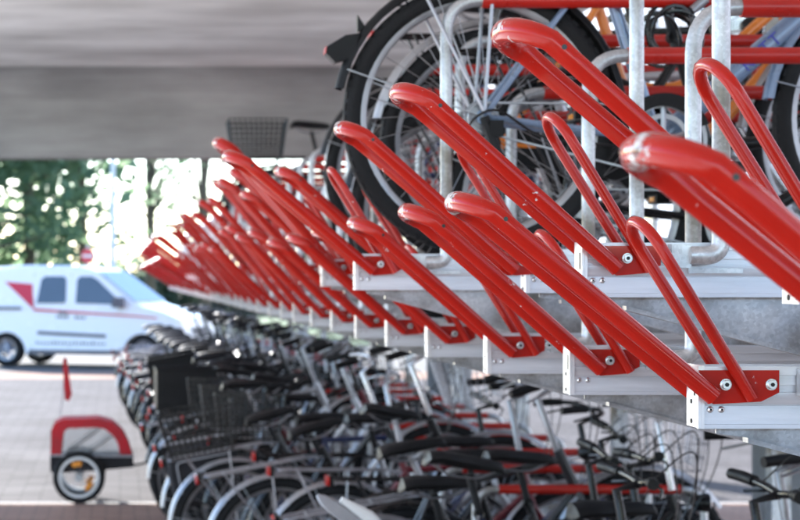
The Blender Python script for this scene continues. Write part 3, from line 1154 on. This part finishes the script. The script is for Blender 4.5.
# --- ground tier bicycles
GG = 'bicycles parked on the ground under the trays'
specs = [
    # d, hub x (m), shape, fender, colour, keep, label
    (1.86, .80, 'diamond', 'black', 'black', ('lamp',), 'black bicycle nearest the camera in the ground row, only its handlebar reaching up'),
    (2.00, .93, 'diamond', 'black', 'dark green', ('clip',), 'dark green bicycle with a pointed grey clip-on mudguard'),
    (2.15, .92, 'diamond', 'chrome', 'black', ('rack', 'lamp'), 'black bicycle with bare rear rack behind the grey mudguard'),
    (2.29, 1.12, 'diamond', 'black', 'charcoal', ('lamp',), 'charcoal bicycle with black saddle near the bottom right, no rack'),
    (2.43, .86, 'diamond', 'black', 'black', ('rack', 'pannier'), 'black bicycle with outlined black panniers left of the near saddle'),
    (2.57, .98, 'step', 'dull', 'black', ('lamp', 'guard'), 'black step-through bicycle with chain guard and no rack'),
    (2.72, .84, 'diamond', 'chrome', 'charcoal', ('rack', 'lamp', 'guard'), 'charcoal bicycle with silver mudguards and chain guard'),
    (2.86, 1.0, 'diamond', 'black', 'black', ('fbasket',), 'black bicycle with a silver front basket'),
    (3.00, .80, 'step', 'black', 'dark blue', ('rack', 'guard', 'lamp'), 'dark blue step-through bicycle with black mudguards'),
    (3.14, .95, 'diamond', 'chrome', 'wine red', ('rack', 'lamp'), 'wine red bicycle with silver mudguards'),
    (3.28, .78, 'step', 'dull', 'black', ('rack', 'guard', 'fbasket'), 'black step-through bicycle with front basket and silver mudguards'),
    (3.42, .92, 'diamond', 'black', 'silver', ('rack', 'lamp'), 'silver diamond frame bicycle with black mudguards'),
    (3.56, .76, 'step', 'dull', 'charcoal', ('rack', 'rbasket', 'lamp'), 'charcoal step-through bicycle with wire basket on its rear rack'),
    (3.71, .88, 'diamond', 'black', 'dark blue', ('rack', 'rbasket'), 'dark blue bicycle with black mudguards and a wire basket on its rack'),
    (3.85, .74, 'step', 'chrome', 'silver', ('rack', 'pannier', 'guard'), 'silver step-through bicycle with dark panniers low at the left end'),
    (3.99, .84, 'diamond', 'dull', 'black', ('rack', 'rbasket'), 'black bicycle with silver mudguards and wire rear basket'),
    (4.13, .72, 'step', 'black', 'wine red', ('rack', 'lamp'), 'wine red step-through bicycle with black mudguards'),
    (4.28, .80, 'diamond', 'black', 'charcoal', ('rack', 'rbasket', 'lamp'), 'charcoal bicycle with black mudguards and black wire rear basket'),
    (4.42, .70, 'diamond', 'chrome', 'silver', ('rack', 'guard'), 'silver bicycle with silver mudguards and no basket'),
    (4.56, .62, 'step', 'black', 'black', ('rack', 'crate', 'guard'), 'black step-through bicycle with the big black crate seen against the van'),
    (4.70, .70, 'diamond', 'black', 'black', ('rack', 'lamp'), 'black bicycle with bare rack just behind the black crate'),
    (4.84, .66, 'step', 'chrome', 'dark green', ('rack', 'fbasket'), 'dark green step-through bicycle with front basket'),
]
FIX = {0: .93, 1: .665, 2: 1.27, 3: .93, 4: .86, 7: 1.2, 8: 1.24}
VARY = {3: (.05, 0)}
for i, (d, x, sh, fe, colr, keep, lab) in enumerate(specs):
    hi = .16 if i % 2 == 0 else 0
    x += max(0, 3.5 - d) * .22 + random.uniform(-.10, .10)
    if i in FIX:
        hi, x = 0, FIX[i]
    bike(sh, fe, colr, keep, (x, d * D, .024), lab, GG, pitch=-.19 if hi else 0, lean=R(random.uniform(-4, 4)), yaw=R(random.uniform(-2.5, 2.5)),
         saddle=M['whiteplast'] if colr == 'white' else None, vary=VARY.get(i, (random.uniform(-.09, .06), random.uniform(-.06, .05))))


def joined_bike(src, keep, colour):
    """far bicycles, too small and blurred to show parts: one mesh"""
    m = MB()
    def walk(o, off):
        for ch in o.children:
            if ch.get('key') and ch['key'] not in keep:
                continue
            p = off + ch.location
            me = ch.data
            base = len(m.v)
            m.v.extend([tuple(v.co + p) for v in me.vertices])
            for f in me.polygons:
                mm = me.materials[f.material_index]
                if ch.name.split('.')[0] in ('frame', 'fork'):
                    mm = FR[colour]
                m.use(mm)
                m.face([k + base for k in f.vertices])
            walk(ch, p)
    walk(src, Vector((0, 0, 0)))
    return m.mesh('far_bicycle')


for me_key, args in (('a', (PROTO[('step', 'black')], ('rack', 'guard', 'lamp'), 'black')), ('b', (PROTO[('diamond', 'chrome')], ('rack', 'pannier'), 'charcoal')),
                     ('c', (PROTO[('step', 'chrome')], ('rack', 'fbasket', 'guard'), 'dark blue')), ('d', (PROTO[('diamond', 'black')], ('rack', 'crate'), 'black'))):
    KIDS[me_key] = joined_bike(*args)
FL = {'a': ('far black step-through bicycle with bare rack, blurred at the end of the ground row', 'far black step-through bicycles'),
      'b': ('far charcoal bicycle with panniers and silver mudguards, blurred at the end of the ground row', 'far charcoal bicycles with panniers'),
      'c': ('far dark blue bicycle with front basket, blurred at the end of the ground row', 'far dark blue bicycles with front baskets'),
      'd': ('far black bicycle with black crate on its rack, at the end of the ground row', None)}
for i in range(28):
    d = 4.98 + i * .142
    k = 'd' if i == 5 else 'abcaabca'[i % 8]
    o = bpy.data.objects.new('bicycle', KIDS[k])
    COL.objects.link(o)
    xx = .72 - .30 * min(1, (d - 4.9) / 3) + random.uniform(-.06, .06)
    o.location = (xx, d * D, .024)
    o.rotation_euler = (R(random.uniform(-4, 4)), -.19 if i % 2 else 0, R(random.uniform(-3, 3)))
    tag(o, FL[k][0], 'bicycle', FL[k][1])

for p in list(PROTO.values()):
    kill_tree(p)

d, i = 1.86, 0
while d < 9.0:
    hi = .16 if i % 2 == 0 and d > 2.6 else 0
    t = bpy.data.objects.new('ground_tray', GTH if hi else GTM)
    COL.objects.link(t)
    t.location = (1.15, d * D, .010)
    if hi:
        tag(t, 'raised galvanised ground tray with red sleeved hoop among the parked bicycles', 'ground tray', 'raised ground trays under the parked bicycles')
    else:
        tag(t, 'low flat galvanised ground tray under the parked bicycles', 'ground tray', 'low ground trays under the parked bicycles')
    if hi:
        part('sleeve', GSM, t, (0, 0, .20))
    d += .142
    i += 1

# coiled cable lock hanging in the blue bicycle's frame
m = MB().use(M['cable'])
pts = []
for i in range(150):
    a = 2 * PI * i / 24
    k = i / 150
    rr = .058 + .010 * math.sin(i * .37) + .006 * math.sin(i * .11)
    pts.append((rr * math.cos(a) + .012 * math.sin(i * .05), -.03 + .06 * k + .008 * math.sin(i * .6), rr * 1.08 * math.sin(a) - .01 * math.cos(i * .07)))
m.tube(pts, .0052, 7)
m.tube(fillet([(.02, 0, .05), (.035, 0, .10), (.0, .02, .14)], .03, 4), .0052, 7)
m.use(M['dull'])
m.tube([(.05, -.02, .055), (.085, -.02, .085)], .012, 10)
o = m.build('cable_lock', None, None, (669 * 1.69 * U - 120 * 1.69 * U, 1.69 * D, EYE + (276 - 34) * 1.69 * U))
tag(o, 'coiled black cable lock hanging in the frame of the slate blue bicycle', 'cable lock')

# ------------------------------------------------------------------ setting: ground
def sheet(name, x0, x1, y0, y1, z, m_, nx=1, ny=1):
    m = MB().use(m_)
    m.add([(x0, y0, z), (x1, y0, z), (x1, y1, z), (x0, y1, z)], [(0, 1, 2, 3)])
    o = m.build(name)
    tag(o, kind='structure')
    return o


M['asphalt'] = mat('asphalt', (0.09, 0.088, 0.085), 0.9, 0, 0.25, 3, bump=0.5, bscale=60)
M['brick'] = paving('red_brown_pavers', (0.44, 0.29, 0.225), (0.36, 0.235, 0.185), (0.18, 0.15, 0.125), .20, .10)
M['pavers'] = paving('grey_pavers', (0.135, 0.128, 0.132), (0.095, 0.09, 0.094), (0.04, 0.039, 0.04), .30, .15)
M['bounce_apron'] = mat('pale_bounce_concrete', (0.62, 0.61, 0.60), 0.85, 0, 0.12, 1.5, bump=0.3, bscale=40)
M['lawn'] = mat('lawn', (0.06, 0.10, 0.03), 0.9, 0, 0.4, 1.5, bump=0.6, bscale=12)
M['kerbwhite'] = mat('pale_kerb_stone', (0.36, 0.36, 0.36), 0.8, 0, 0.2, 5)
sheet('ground', -400, 400, -60, 700, 0.0, M['asphalt'])
sheet('pavement', -1.15, 9, -12, 14.0, .004, M['brick'])
sheet('added_bounce_ground', -14, -1.15, -12, 14.0, .004, M['bounce_apron'])  # unseen pale strip added to bounce sunlight up to the slab
sheet('kerb_line', -14, 9, 14.0, 14.06, .008, M['kerbwhite'])
sheet('path', -14, 14, 14.1, 31.0, .004, M['pavers'])
sheet('road', -60, 60, 31.0, 33.2, .004, M['brick'])
sheet('lawn', -90, 90, 46, 120, .004, M['lawn'])

# ------------------------------------------------------------------ concrete deck overhead
ZC = EYE + 206 * 6.6 * U
ZB = EYE + 118 * 6.6 * U
yb = 6.6 * D
dk = tag(empty('concrete_deck', (0, 0, 0)), 'streaked concrete deck overhead, slab painted pale for bounced light, darker dropped beam at far edge', 'bridge deck')
m = MB().use(M['bounce_lit_concrete'])
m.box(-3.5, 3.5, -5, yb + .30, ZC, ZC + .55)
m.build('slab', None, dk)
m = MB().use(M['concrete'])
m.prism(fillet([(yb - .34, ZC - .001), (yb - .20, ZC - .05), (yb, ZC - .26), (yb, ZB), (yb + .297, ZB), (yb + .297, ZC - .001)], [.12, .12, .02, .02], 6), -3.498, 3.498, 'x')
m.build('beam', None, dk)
for k, (cx, cy) in enumerate(((3.2, -3.5), (3.2, 9.0), (3.2, 18.6), (-3.2, -3.5), (-3.2, 18.6))):
    m = MB().use(M['concrete'])
    m.tube([(0, 0, .0), (0, 0, (ZB if cy > 18 else ZC) - .003)], .22, 24)
    o = m.build('concrete_column', None, None, (cx, cy, .009))
    tag(o, ['round concrete column behind the camera on the rack side', 'round concrete column beside the middle of the rack', 'round concrete column under the dropped beam by the rack',
            'round concrete column behind the camera across the aisle', 'round concrete column under the dropped beam across the aisle'][k], 'column', 'columns of the concrete deck')

# pale building to the right
m = MB().use(M['render'])
b = tag(empty('pale_building', (9.5, 6, 0)), 'pale rendered building on the right, seen between the parked bicycles', 'building')
m.box(0, 8, -14, 54, 0.0, 9)
m.build('wall', None, b)
for k in range(13):
    w = MB().use(M['glass'])
    yy = -12 + k * 5
    w.box(-.02, .0, yy, yy + 2.2, 4.6, 6.4)
    f = w.build('window', None, b)
    f2 = MB().use(M['pole'])
    f2.box(-.05, .0, yy - .08, yy - .001, 4.5, 6.5).box(-.05, .0, yy + 2.201, yy + 2.28, 4.5, 6.5).box(-.05, 0, yy, yy + 2.2, 6.401, 6.5).box(-.05, 0, yy, yy + 2.2, 4.5, 4.599)
    f2.build('frame', None, f)
    w = MB().use(M['glass'])
    w.box(-.02, .0, yy, yy + 1.6, .5, 2.9)
    f = w.build('window', None, b)
    f2 = MB().use(M['pole'])
    f2.box(-.05, .0, yy - .08, yy - .001, .4, 3.0).box(-.05, .0, yy + 1.601, yy + 1.68, .4, 3.0).box(-.05, 0, yy, yy + 1.6, 2.901, 3.0).box(-.05, 0, yy, yy + 1.6, .4, .499)
    f2.build('frame', None, f)

# ------------------------------------------------------------------ van
VX, VY = (74 - 120) * 12.4 * U, 12.4 * D
van = tag(empty('delivery_van', (VX, VY, .005), R(-21)), 'white delivery van with red stripe and red triangle parked beyond the deck', 'van')
VW = 1.75
prof = [(-2.06, .50), (-2.10, .95), (-2.06, 1.45), (-1.95, 1.76), (-1.75, 1.83), (-1.0, 1.87), (-.2, 1.86), (.22, 1.80), (.40, 1.74), (1.18, 1.17), (1.30, 1.12), (1.72, 1.02), (2.0, .90), (2.12, .68), (2.14, .42), (2.05, .30)]


def arch(cx, r, n=8):
    return [(cx + r * math.cos(PI * k / n), .24 + r * 1.05 * math.sin(PI * k / n)) for k in range(n + 1)]


prof += [(1.80, .24)] + arch(1.34, .39) + [(.9, .24)] + [(-.9, .24)] + arch(-1.36, .39) + [(-1.8, .24), (-2.0, .30)]
ys = [(0.0, .06), (.05, .0), (VW - .05, .0), (VW, .06)]
rings = []


def vy(z, s):
    """half-width offset (tumblehome) of the near side at height z"""
    return .0 if z < 1.05 else (z - 1.05) * .20


m = MB().use(M['white'])
cx0 = (0.0, .95)
for (yy, sh) in ys:
    rg = []
    for (x, z) in prof:
        k = 1 - sh * .35
        xx, zz = x * (1 - sh * .25), .24 + (z - .24) * (1 - sh * .45)
        t = vy(zz, 0)
        y2 = yy
        if yy < VW / 2:
            y2 = yy + t
        else:
            y2 = yy - t
        rg.append((xx, y2, zz))
    rings.append(rg)
m.loft(rings)
m.build('body', None, van, ang=25)


def near(x, z, off=-.006):
    return (x, off + vy(z, 0), z)


def panel(name, pts, mt, off=-.006, th=.004):
    m = MB().use(mt)
    n = len(pts)
    a = [near(x, z, off) for x, z in pts]
    b_ = [near(x, z, off + th) for x, z in pts]
    m.loft([a, b_])
    return m.build(name, None, van)


win1 = fillet([(-.72, 1.20), (-.20, 1.17), (-.20, 1.66), (-.66, 1.68), (-.72, 1.20)], .07, 4)
panel('window', [(-.75, 1.17), (-.20, 1.17), (-.17, 1.22), (-.19, 1.60), (-.24, 1.66), (-.62, 1.66), (-.69, 1.60)], M['glass'])
panel('window', [(.02, 1.17), (.86, 1.15), (.90, 1.19), (.42, 1.60), (.30, 1.66), (.08, 1.66), (.02, 1.60)], M['glass'])
panel('red_triangle', [(-1.42, 1.56), (-.80, 1.06), (-.86, 1.52)], M['vanred'])
panel('red_stripe', [(-.80, 1.03), (1.2, .93), (1.6, .90), (1.6, .925), (1.2, .96), (-.80, 1.075)], M['vanred'], -.0085)
panel('side_strip', [(-.72, .60), (.62, .55), (.62, .61), (-.72, .66)], M['vangrey'], -.012, .01)
panel('side_strip', [(-1.95, 1.05), (-1.05, 1.05), (-1.05, 1.10), (-1.95, 1.10)], M['vangrey'], -.012, .01)
panel('door_seam', [(-.10, .35), (-.088, .35), (-.088, 1.70), (-.10, 1.70)], M['vangrey'], -.004, .003)
panel('door_seam', [(-.84, .35), (-.828, .35), (-.828, 1.70), (-.84, 1.70)], M['vangrey'], -.004, .003)
panel('door_handle', [(-.30, .98), (-.14, .98), (-.14, 1.02), (-.30, 1.02)], M['vangrey'], -.02, .018)
panel('sill_trim', [(-.9, .245), (.9, .245), (.9, .32), (-.9, .32)], M['vangrey'], -.010, .008)
for (x0_, x1_, z_, h_) in ((-.35, -.12, .90, .05), (.02, .22, .89, .05), (-.75, .62, .42, .05)):
    m = MB().use(M['vangrey'])
    xx = x0_
    while xx < x1_:
        ww = random.uniform(.03, .055)
        a_, b_ = near(xx, z_, -.003), near(xx + ww, z_ + h_ * random.choice((.7, 1)), .001)
        m.box(a_[0], b_[0], a_[1], b_[1], a_[2], b_[2])
        xx += ww + .025
    m.build('lettering', None, van)
m = MB().use(M['screen'])
a0, a1 = Vector((.42, 0, 1.74)), Vector((1.16, 0, 1.20))
nrm = Vector((.60, 0, .80)) * .012
q = [Vector((a0.x, .17, a0.z)), Vector((a1.x, .07, a1.z)), Vector((a1.x, VW - .07, a1.z)), Vector((a0.x, VW - .17, a0.z))]
m.loft([[p + nrm for p in q], [p + nrm * .2 for p in q]])
m.build('windscreen', None, van)
m = MB().use(M['vangrey'])
m.box(2.06, 2.16, .20, VW - .20, .34, .52)
m.box(2.05, 2.13, .45, VW - .45, .60, .74)
m.build('grille', None, van)
for s in (.06, VW - .36):
    m = MB().use(M['lens'])
    m.prism([(1.82, .80), (2.02, .70), (2.10, .72), (2.03, .86), (1.86, .92)], s, s + .30, 'y')
    m.build('headlight', None, van)
m = MB().use(M['vangrey'])
m.loft([[(x, y_, z_) for (x, z_) in ((.80, 1.10), (.98, 1.10), (.98, 1.28), (.82, 1.28))] for y_ in (-.19, -.02)])
m.build('mirror', None, van)
for wx in (1.34, -1.36):
    for yy in (.02, VW - .22):
        m = MB().use(M['rubber'])
        m.ring((0, 0, 0), .315, [(0, .02), (.0, .18), (-.02, .2), (-.11, .2), (-.11, 0), (-.02, 0)], 32)
        w = m.build('wheel', None, van, (wx, yy, .315))
        m = MB().use(M['dull'])
        m.ring((0, .03, 0), .205, [(0, -.02), (-.04, -.01), (-.04, .1), (0, .1)], 28)
        for k in range(7):
            a = 2 * PI * k / 7
            m.tube([(0, .03, 0), (.17 * math.cos(a), .03, .17 * math.sin(a))], [.04, .022], 6)
        m.disc((0, 0), .05, .0, .06, 12)
        m.build('rim', None, w)

# ------------------------------------------------------------------ bicycle trailer
TX, TY = (79 - 120) * 5.0 * U, 5.0 * D
tr = tag(empty('bicycle_trailer', (TX, TY, .008)), 'red and black bicycle trailer with small spoked wheel standing on the paving', 'bicycle trailer')
WRt = .192
k_ = 5.0 * U


def T(x, y):
    return ((x - 79) * k_, (504.5 - y) * k_)


for yy in (-.02, .42):
    m = MB().use(M['rubber'])
    m.ring((0, 0, 0), WRt - .022, [(.022 * math.cos(2 * PI * i / 10), -.022 * math.sin(2 * PI * i / 10)) for i in range(10)], 40)
    w = m.build('wheel', None, tr, (0, yy, WRt))
    m = MB().use(M['whiteplast'])
    m.ring((0, 0, 0), WRt - .062, [(0, -.013), (.020, -.013), (.020, .013), (0, .013)], 40)
    m.use(M['dull'])
    for i in range(16):
        a = 2 * PI * i / 16
        m.tube([(.02 * math.cos(a + .4), 0, .02 * math.sin(a + .4)), (math.cos(a) * (WRt - .06), 0, math.sin(a) * (WRt - .06))], .0016, 4)
    m.disc((0, 0), .028, -.03, .03, 12)
    m.build('rim', None, w)
    for a in (R(100), R(-42)):
        m = MB().use(M['amber'])
        m.ring((0, -.006, 0), .098, [(-.018, -.006), (.018, -.006), (.018, .006), (-.018, .006)], 8, a - .35, a + .35)
        m.build('reflector', None, w)
Y0, Y1 = .03, .40
m = MB().use(M['redfab'])


def hoopoutline():
    o_ = [T(50, 470), T(51, 432), T(54, 425), T(62, 421), T(98, 420), T(112, 424), T(123, 434), T(129, 446), T(132, 456)]
    i_ = [T(120, 456), T(118, 446), T(113, 437), T(105, 431), T(97, 429), T(68, 430), T(64, 433), T(62.5, 440), T(61, 456), T(61, 470)]
    return o_, i_


o_, i_ = hoopoutline()
for (ya, yb_) in ((Y0, Y0 + .012), (Y1 - .012, Y1)):
    m.prism((o_ + i_)[::-1], ya, yb_, 'y')
top = o_[1:]
for a, b_ in zip(o_[:-1], o_[1:]):
    vs = [(a[0], Y0 + .0125, a[1]), (b_[0], Y0 + .0125, b_[1]), (b_[0], Y1 - .0125, b_[1]), (a[0], Y1 - .0125, a[1]),
          (a[0] + .004, Y0 + .0125, a[1] - .008), (b_[0] + .004 - .008, Y0 + .0125, b_[1] - .008), (b_[0] - .004, Y1 - .0125, b_[1] - .008), (a[0] + .004, Y1 - .0125, a[1] - .008)]
    m.add(vs, [(0, 1, 2, 3), (7, 6, 5, 4), (0, 4, 5, 1), (2, 6, 7, 3)])
m.build('canopy', None, tr)
for ya in (Y0 + .004, Y1 - .008):
    m = MB().use(M['mesh'])
    m.prism([T(61, 456), T(62.5, 440), T(64, 433), T(68, 430), T(97, 429), T(105, 431), T(113, 437), T(118, 446), T(120, 456)], ya, ya + .004, 'y')
    m.use(M['fabric'])
    m.tube([(T(66, 455)[0], ya - .004, T(66, 455)[1]), (T(100, 430)[0], ya - .004, T(100, 430)[1])], .005, 5)
    m.tube([(T(88, 455)[0], ya - .004, T(88, 455)[1]), (T(113, 437)[0], ya - .004, T(113, 437)[1])], .005, 5)
    m.build('window_mesh', None, tr)
m = MB().use(M['fabric'])
m.prism([T(50, 470), T(50, 457), T(133, 456.5), T(134, 469), T(100, 472), T(56, 475), T(51, 474)][::-1], Y0 - .004, Y1 + .004, 'y')
m.use(M['greyplast'])
m.tube([(T(50, 457)[0], Y0 - .008, T(50, 457)[1]), (T(134, 458)[0], Y0 - .008, T(134, 458)[1])], .008, 8)
m.build('tub', None, tr)
m = MB().use(M['dark'])
a, b_ = T(130, 468), T(165, 459)
m.tube([(a[0], .1, a[1]), (T(140, 467)[0], .1, T(140, 467)[1]), (b_[0], .12, b_[1]), (T(190, 455)[0], .16, T(190, 455)[1])], .009, 8)
m.build('tow_bar', None, tr)
m = MB().use(M['greyplast'])
a, b_ = T(53, 480), T(65, 360)
m.tube([(a[0], Y1 + .01, a[1]), (b_[0], Y1 - .1, b_[1])], .0045, 6)
fp = m.build('flag_pole', None, tr)
m = MB().use(M['redfab'])
pts = [T(61.5, 361), T(66, 361), T(67.5, 375), T(71, 398), T(68, 405), T(63.5, 403), T(62.5, 385)]
n = len(pts)
vs = []
for yy in (0, .006):
    for i, p in enumerate(pts):
        vs.append((p[0], Y1 - .112 + yy + .01 * math.sin(p[1] * 40), p[1]))
m.add(vs, [tuple(range(n - 1, -1, -1)), tuple(range(n, 2 * n))] + [(i, (i + 1) % n, n + (i + 1) % n, n + i) for i in range(n)])
m.build('flag', None, fp)

# ------------------------------------------------------------------ trees, lamp, sign, background cars
def tree(x, y, h, cr, cz, n, lm, label, seed, flat=.8, size=.30):
    rnd = random.Random(seed)
    t = tag(empty('broadleaf_tree', (x, y, 0)), label, 'tree', 'trees beyond the van')
    tk = MB().use(M['bark'])
    tk.tube([(0, 0, 0), (.05, 0, h * .25), (-.05, .05, h * .5), (.05, 0, h * .85)], [.24, .19, .14, .05], 10)
    cl = []
    for i in range(26):
        a = rnd.uniform(0, 2 * PI)
        rr = cr * math.sqrt(rnd.uniform(.05, 1))
        zz = cz + (h - cz) * rnd.uniform(-.35, .95)
        fall = 1 - .5 * abs((zz - cz) / (h - cz + .01))
        cl.append(Vector((rr * math.cos(a) * fall, rr * math.sin(a) * fall, zz)))
    for c in cl[:14]:
        z0 = rnd.uniform(.3, .6) * h
        tk.tube([(0, 0, min(z0, c.z * .8)), tuple(c * .55 + Vector((0, 0, c.z * .35))), tuple(c)], [.07, .045, .015], 6)
    tk.build('trunk', None, t)
    lf = MB().use(lm)
    for i in range(n):
        c = rnd.choice(cl)
        p = c + Vector((rnd.gauss(0, .62), rnd.gauss(0, .62), rnd.gauss(0, .5))) * (cr / 3.0)
        d1 = Vector((rnd.uniform(-1, 1), rnd.uniform(-1, 1), rnd.uniform(-.7, .7))).normalized()
        d2 = d1.cross(Vector((rnd.uniform(-1, 1), rnd.uniform(-1, 1), rnd.uniform(-1, 1)))).normalized()
        s = size * rnd.uniform(.6, 1.25)
        lf.add([p - d1 * s, p - d2 * s * .5, p + d1 * s, p + d2 * s * .5], [(0, 1, 2, 3)])
    lf.build('crown', None, t, ang=5)


def px2x(x, Y):
    return (x - 120) / 1915.2 * Y


tree(px2x(28, 60), 60, 10, 3.4, 4.6, 1900, M['leaf'], 'dense green tree at the left above the van roof', 1, size=.34)
tree(px2x(-40, 56), 56, 9, 3.4, 4.2, 3000, M['leaf'], 'dense green tree at the far left edge', 2, size=.22)
tree(px2x(82, 66), 66, 10, 2.4, 4.6, 500, M['leaf'], 'green tree with bright gaps left of the pale lamp post', 3, size=.22)
tree(px2x(150, 72), 72, 11, 3.4, 5.4, 300, M['leaf2'], 'thin olive tree between lamp post and red levers', 4, size=.2)
tree(px2x(205, 68), 68, 10, 3.0, 5.2, 300, M['leaf2'], 'sparse olive tree behind the red levers', 5, size=.2)
tree(px2x(-110, 64), 64, 11, 4, 5, 8000, M['leaf'], 'green tree beyond the left edge behind the others', 6, size=.25)


def hedge(x0, x1, y, h, n, lm, label, seed):
    rnd = random.Random(seed)
    m = MB().use(lm)
    for i in range(n):
        p = Vector((rnd.uniform(x0, x1), y + rnd.gauss(0, .5), abs(rnd.gauss(h * .45, h * .33))))
        d1 = Vector((rnd.uniform(-1, 1), rnd.uniform(-1, 1), rnd.uniform(-1, 1))).normalized()
        d2 = d1.cross(Vector((rnd.uniform(-1, 1), rnd.uniform(-1, 1), rnd.uniform(-1, 1)))).normalized()
        s = .24 * rnd.uniform(.6, 1.3)
        m.add([p - d1 * s, p - d2 * s * .6, p + d1 * s, p + d2 * s * .6], [(0, 1, 2, 3)])
    o = m.build('hedge', ang=5)
    tag(o, label, 'hedge')


hedge(-9, -2.0, 76, 2.6, 3000, M['leaf'], 'dark green hedge below the dense trees at left', 11)
hedge(-1.8, 6.5, 82, 2.0, 2500, M['leaf2'], 'olive hedge behind the pale lamp post', 12)

m = MB().use(M['pole'])
X, Y = px2x(113, 50), 50
m.tube([(0, 0, 0), (0, 0, 1.0), (0, 0, 6.2)], [.11, .085, .06], 14)
m.tube([(0, 0, 0), (0, 0, .25)], .14, 14)
m.tube(fillet([(0, 0, 6.1), (0, 0, 6.6), (-.9, -.2, 6.8)], .3, 5), .04, 10)
o = empty('street_lamp', (X, Y, 0))
tag(o, 'pale grey street lamp post beyond the van', 'street lamp')
m.build('post', None, o)
m = MB().use(M['greyplast'])
m.loft([[(-.85, -.30, 6.74), (-.85, -.08, 6.74), (-.85, -.08, 6.86), (-.85, -.30, 6.86)], [(-1.4, -.36, 6.78), (-1.4, -.06, 6.78), (-1.4, -.06, 6.90), (-1.4, -.36, 6.90)]])
m.build('lamp_head', None, o)

X, Y = px2x(88, 44), 44
o = empty('no_entry_sign', (X, Y, 0))
tag(o, 'round red no entry sign with white bar above the van roof', 'sign')
m = MB().use(M['pole'])
m.tube([(0, 0, 0), (0, 0, 2.38)], .03, 10)
m.build('post', None, o)
m = MB().use(M['vanred'])
zz = 1.67 + (276 - 256) / 1915.2 * 44
m.disc((0, zz), .17, -.06, -.04, 28)
m.use(M['whiteplast'])
m.box(-.125, .125, -.064, -.0605, zz - .03, zz + .03)
m.build('sign_plate', None, o)


def car(px, Y, colr, label, L=4.2):
    t = tag(empty('parked_car', (px2x(px, Y), Y, .0)), label, 'car', 'cars parked beyond the van')
    pr = [(-2.05, .35), (-2.1, .75), (-1.95, .95), (-1.55, 1.0), (-1.1, 1.42), (-.6, 1.5), (.25, 1.47), (1.0, 1.0), (1.8, .86), (2.08, .68), (2.1, .35), (1.75, .3), (1.68, .52), (1.4, .66), (1.1, .52), (1.0, .3), (-1.0, .3), (-1.1, .52), (-1.4, .66), (-1.68, .52), (-1.75, .3)]
    m = MB().use(colr)
    rg = []
    for yy, k in ((0, .03), (.06, 0), (1.64, 0), (1.7, .03)):
        rg.append([(x * (1 - k), yy + (max(0, z - .95) * .3 if yy < .8 else -max(0, z - .95) * .3), .3 + (z - .3) * (1 - k)) for x, z in pr])
    m.loft(rg)
    m.build('body', None, t, ang=25)
    for pts in ([(-1.35, 1.02), (-.45, 1.02), (-.45, 1.42), (-.95, 1.40)], [(-.38, 1.02), (.75, 1.02), (.25, 1.38), (-.38, 1.42)]):
        m = MB().use(M['glass'])
        m.loft([[(x, -.008 + max(0, z - .95) * .3, z) for x, z in pts], [(x, .0 + max(0, z - .95) * .3, z) for x, z in pts]])
        m.build('window', None, t)
    for wx in (-1.39, 1.39):
        m = MB().use(M['rubber'])
        m.ring((0, 0, 0), .31, [(0, .02), (0, .2), (-.1, .2), (-.1, 0), (-.02, 0)], 28)
        m.use(M['dull'])
        m.disc((0, 0), .2, .01, .12, 20)
        m.build('wheel', None, t, (wx, .01, .31))
    return t


car(18, 45, FR['silver'], 'silver car parked behind the delivery van')

# ------------------------------------------------------------------ light, sky, camera
EL, AZ = 28, -24
az, el = R(AZ), R(EL)
sunpos = Vector((math.sin(az) * math.cos(el), math.cos(az) * math.cos(el), math.sin(el)))
ld = bpy.data.lights.new('sun', 'SUN')
ld.energy = 4.6
ld.angle = R(0.53)
ld.color = (1.0, 0.97, 0.93)
lo_ = bpy.data.objects.new('sun', ld)
COL.objects.link(lo_)
lo_.rotation_euler = (-sunpos).to_track_quat('-Z', 'Y').to_euler()
w = bpy.data.worlds.new('World')
sc.world = w
w.use_nodes = True
nt = w.node_tree
sky = nt.nodes.new('ShaderNodeTexSky')
sky.sky_type = 'NISHITA'
sky.sun_disc = False
sky.sun_elevation = el
sky.sun_rotation = az
sky.dust_density = 0.3
sky.ozone_density = 3.5
bg = nt.nodes['Background']
bg.inputs['Strength'].default_value = 0.15
nt.links.new(sky.outputs['Color'], bg.inputs['Color'])

cd = bpy.data.cameras.new('camera')
cam = bpy.data.objects.new('camera', cd)
COL.objects.link(cam)
cam.location = (0, 0, EYE)
cam.rotation_euler = (PI / 2, 0, 0)
cd.sensor_width = 36
cd.lens = 684 * D / 800 * 36
cd.shift_x = 280 / 800
cd.shift_y = 16 / 800
cd.clip_start = .05
cd.clip_end = 2000
cd.dof.use_dof = True
cd.dof.focus_distance = 1.0 * D
cd.dof.aperture_fstop = cd.lens / 1000 / .0092
cd.dof.aperture_blades = 0
sc.camera = cam
sc.view_settings.view_transform = 'Standard'
sc.view_settings.look = 'None'
sc.view_settings.exposure = 2.12
sc.view_settings.gamma = 1
sc.view_settings.use_curve_mapping = False
sc.cycles.use_denoising = True
sc.cycles.max_bounces = 8
sc.cycles.caustics_reflective = False
sc.cycles.caustics_refractive = False
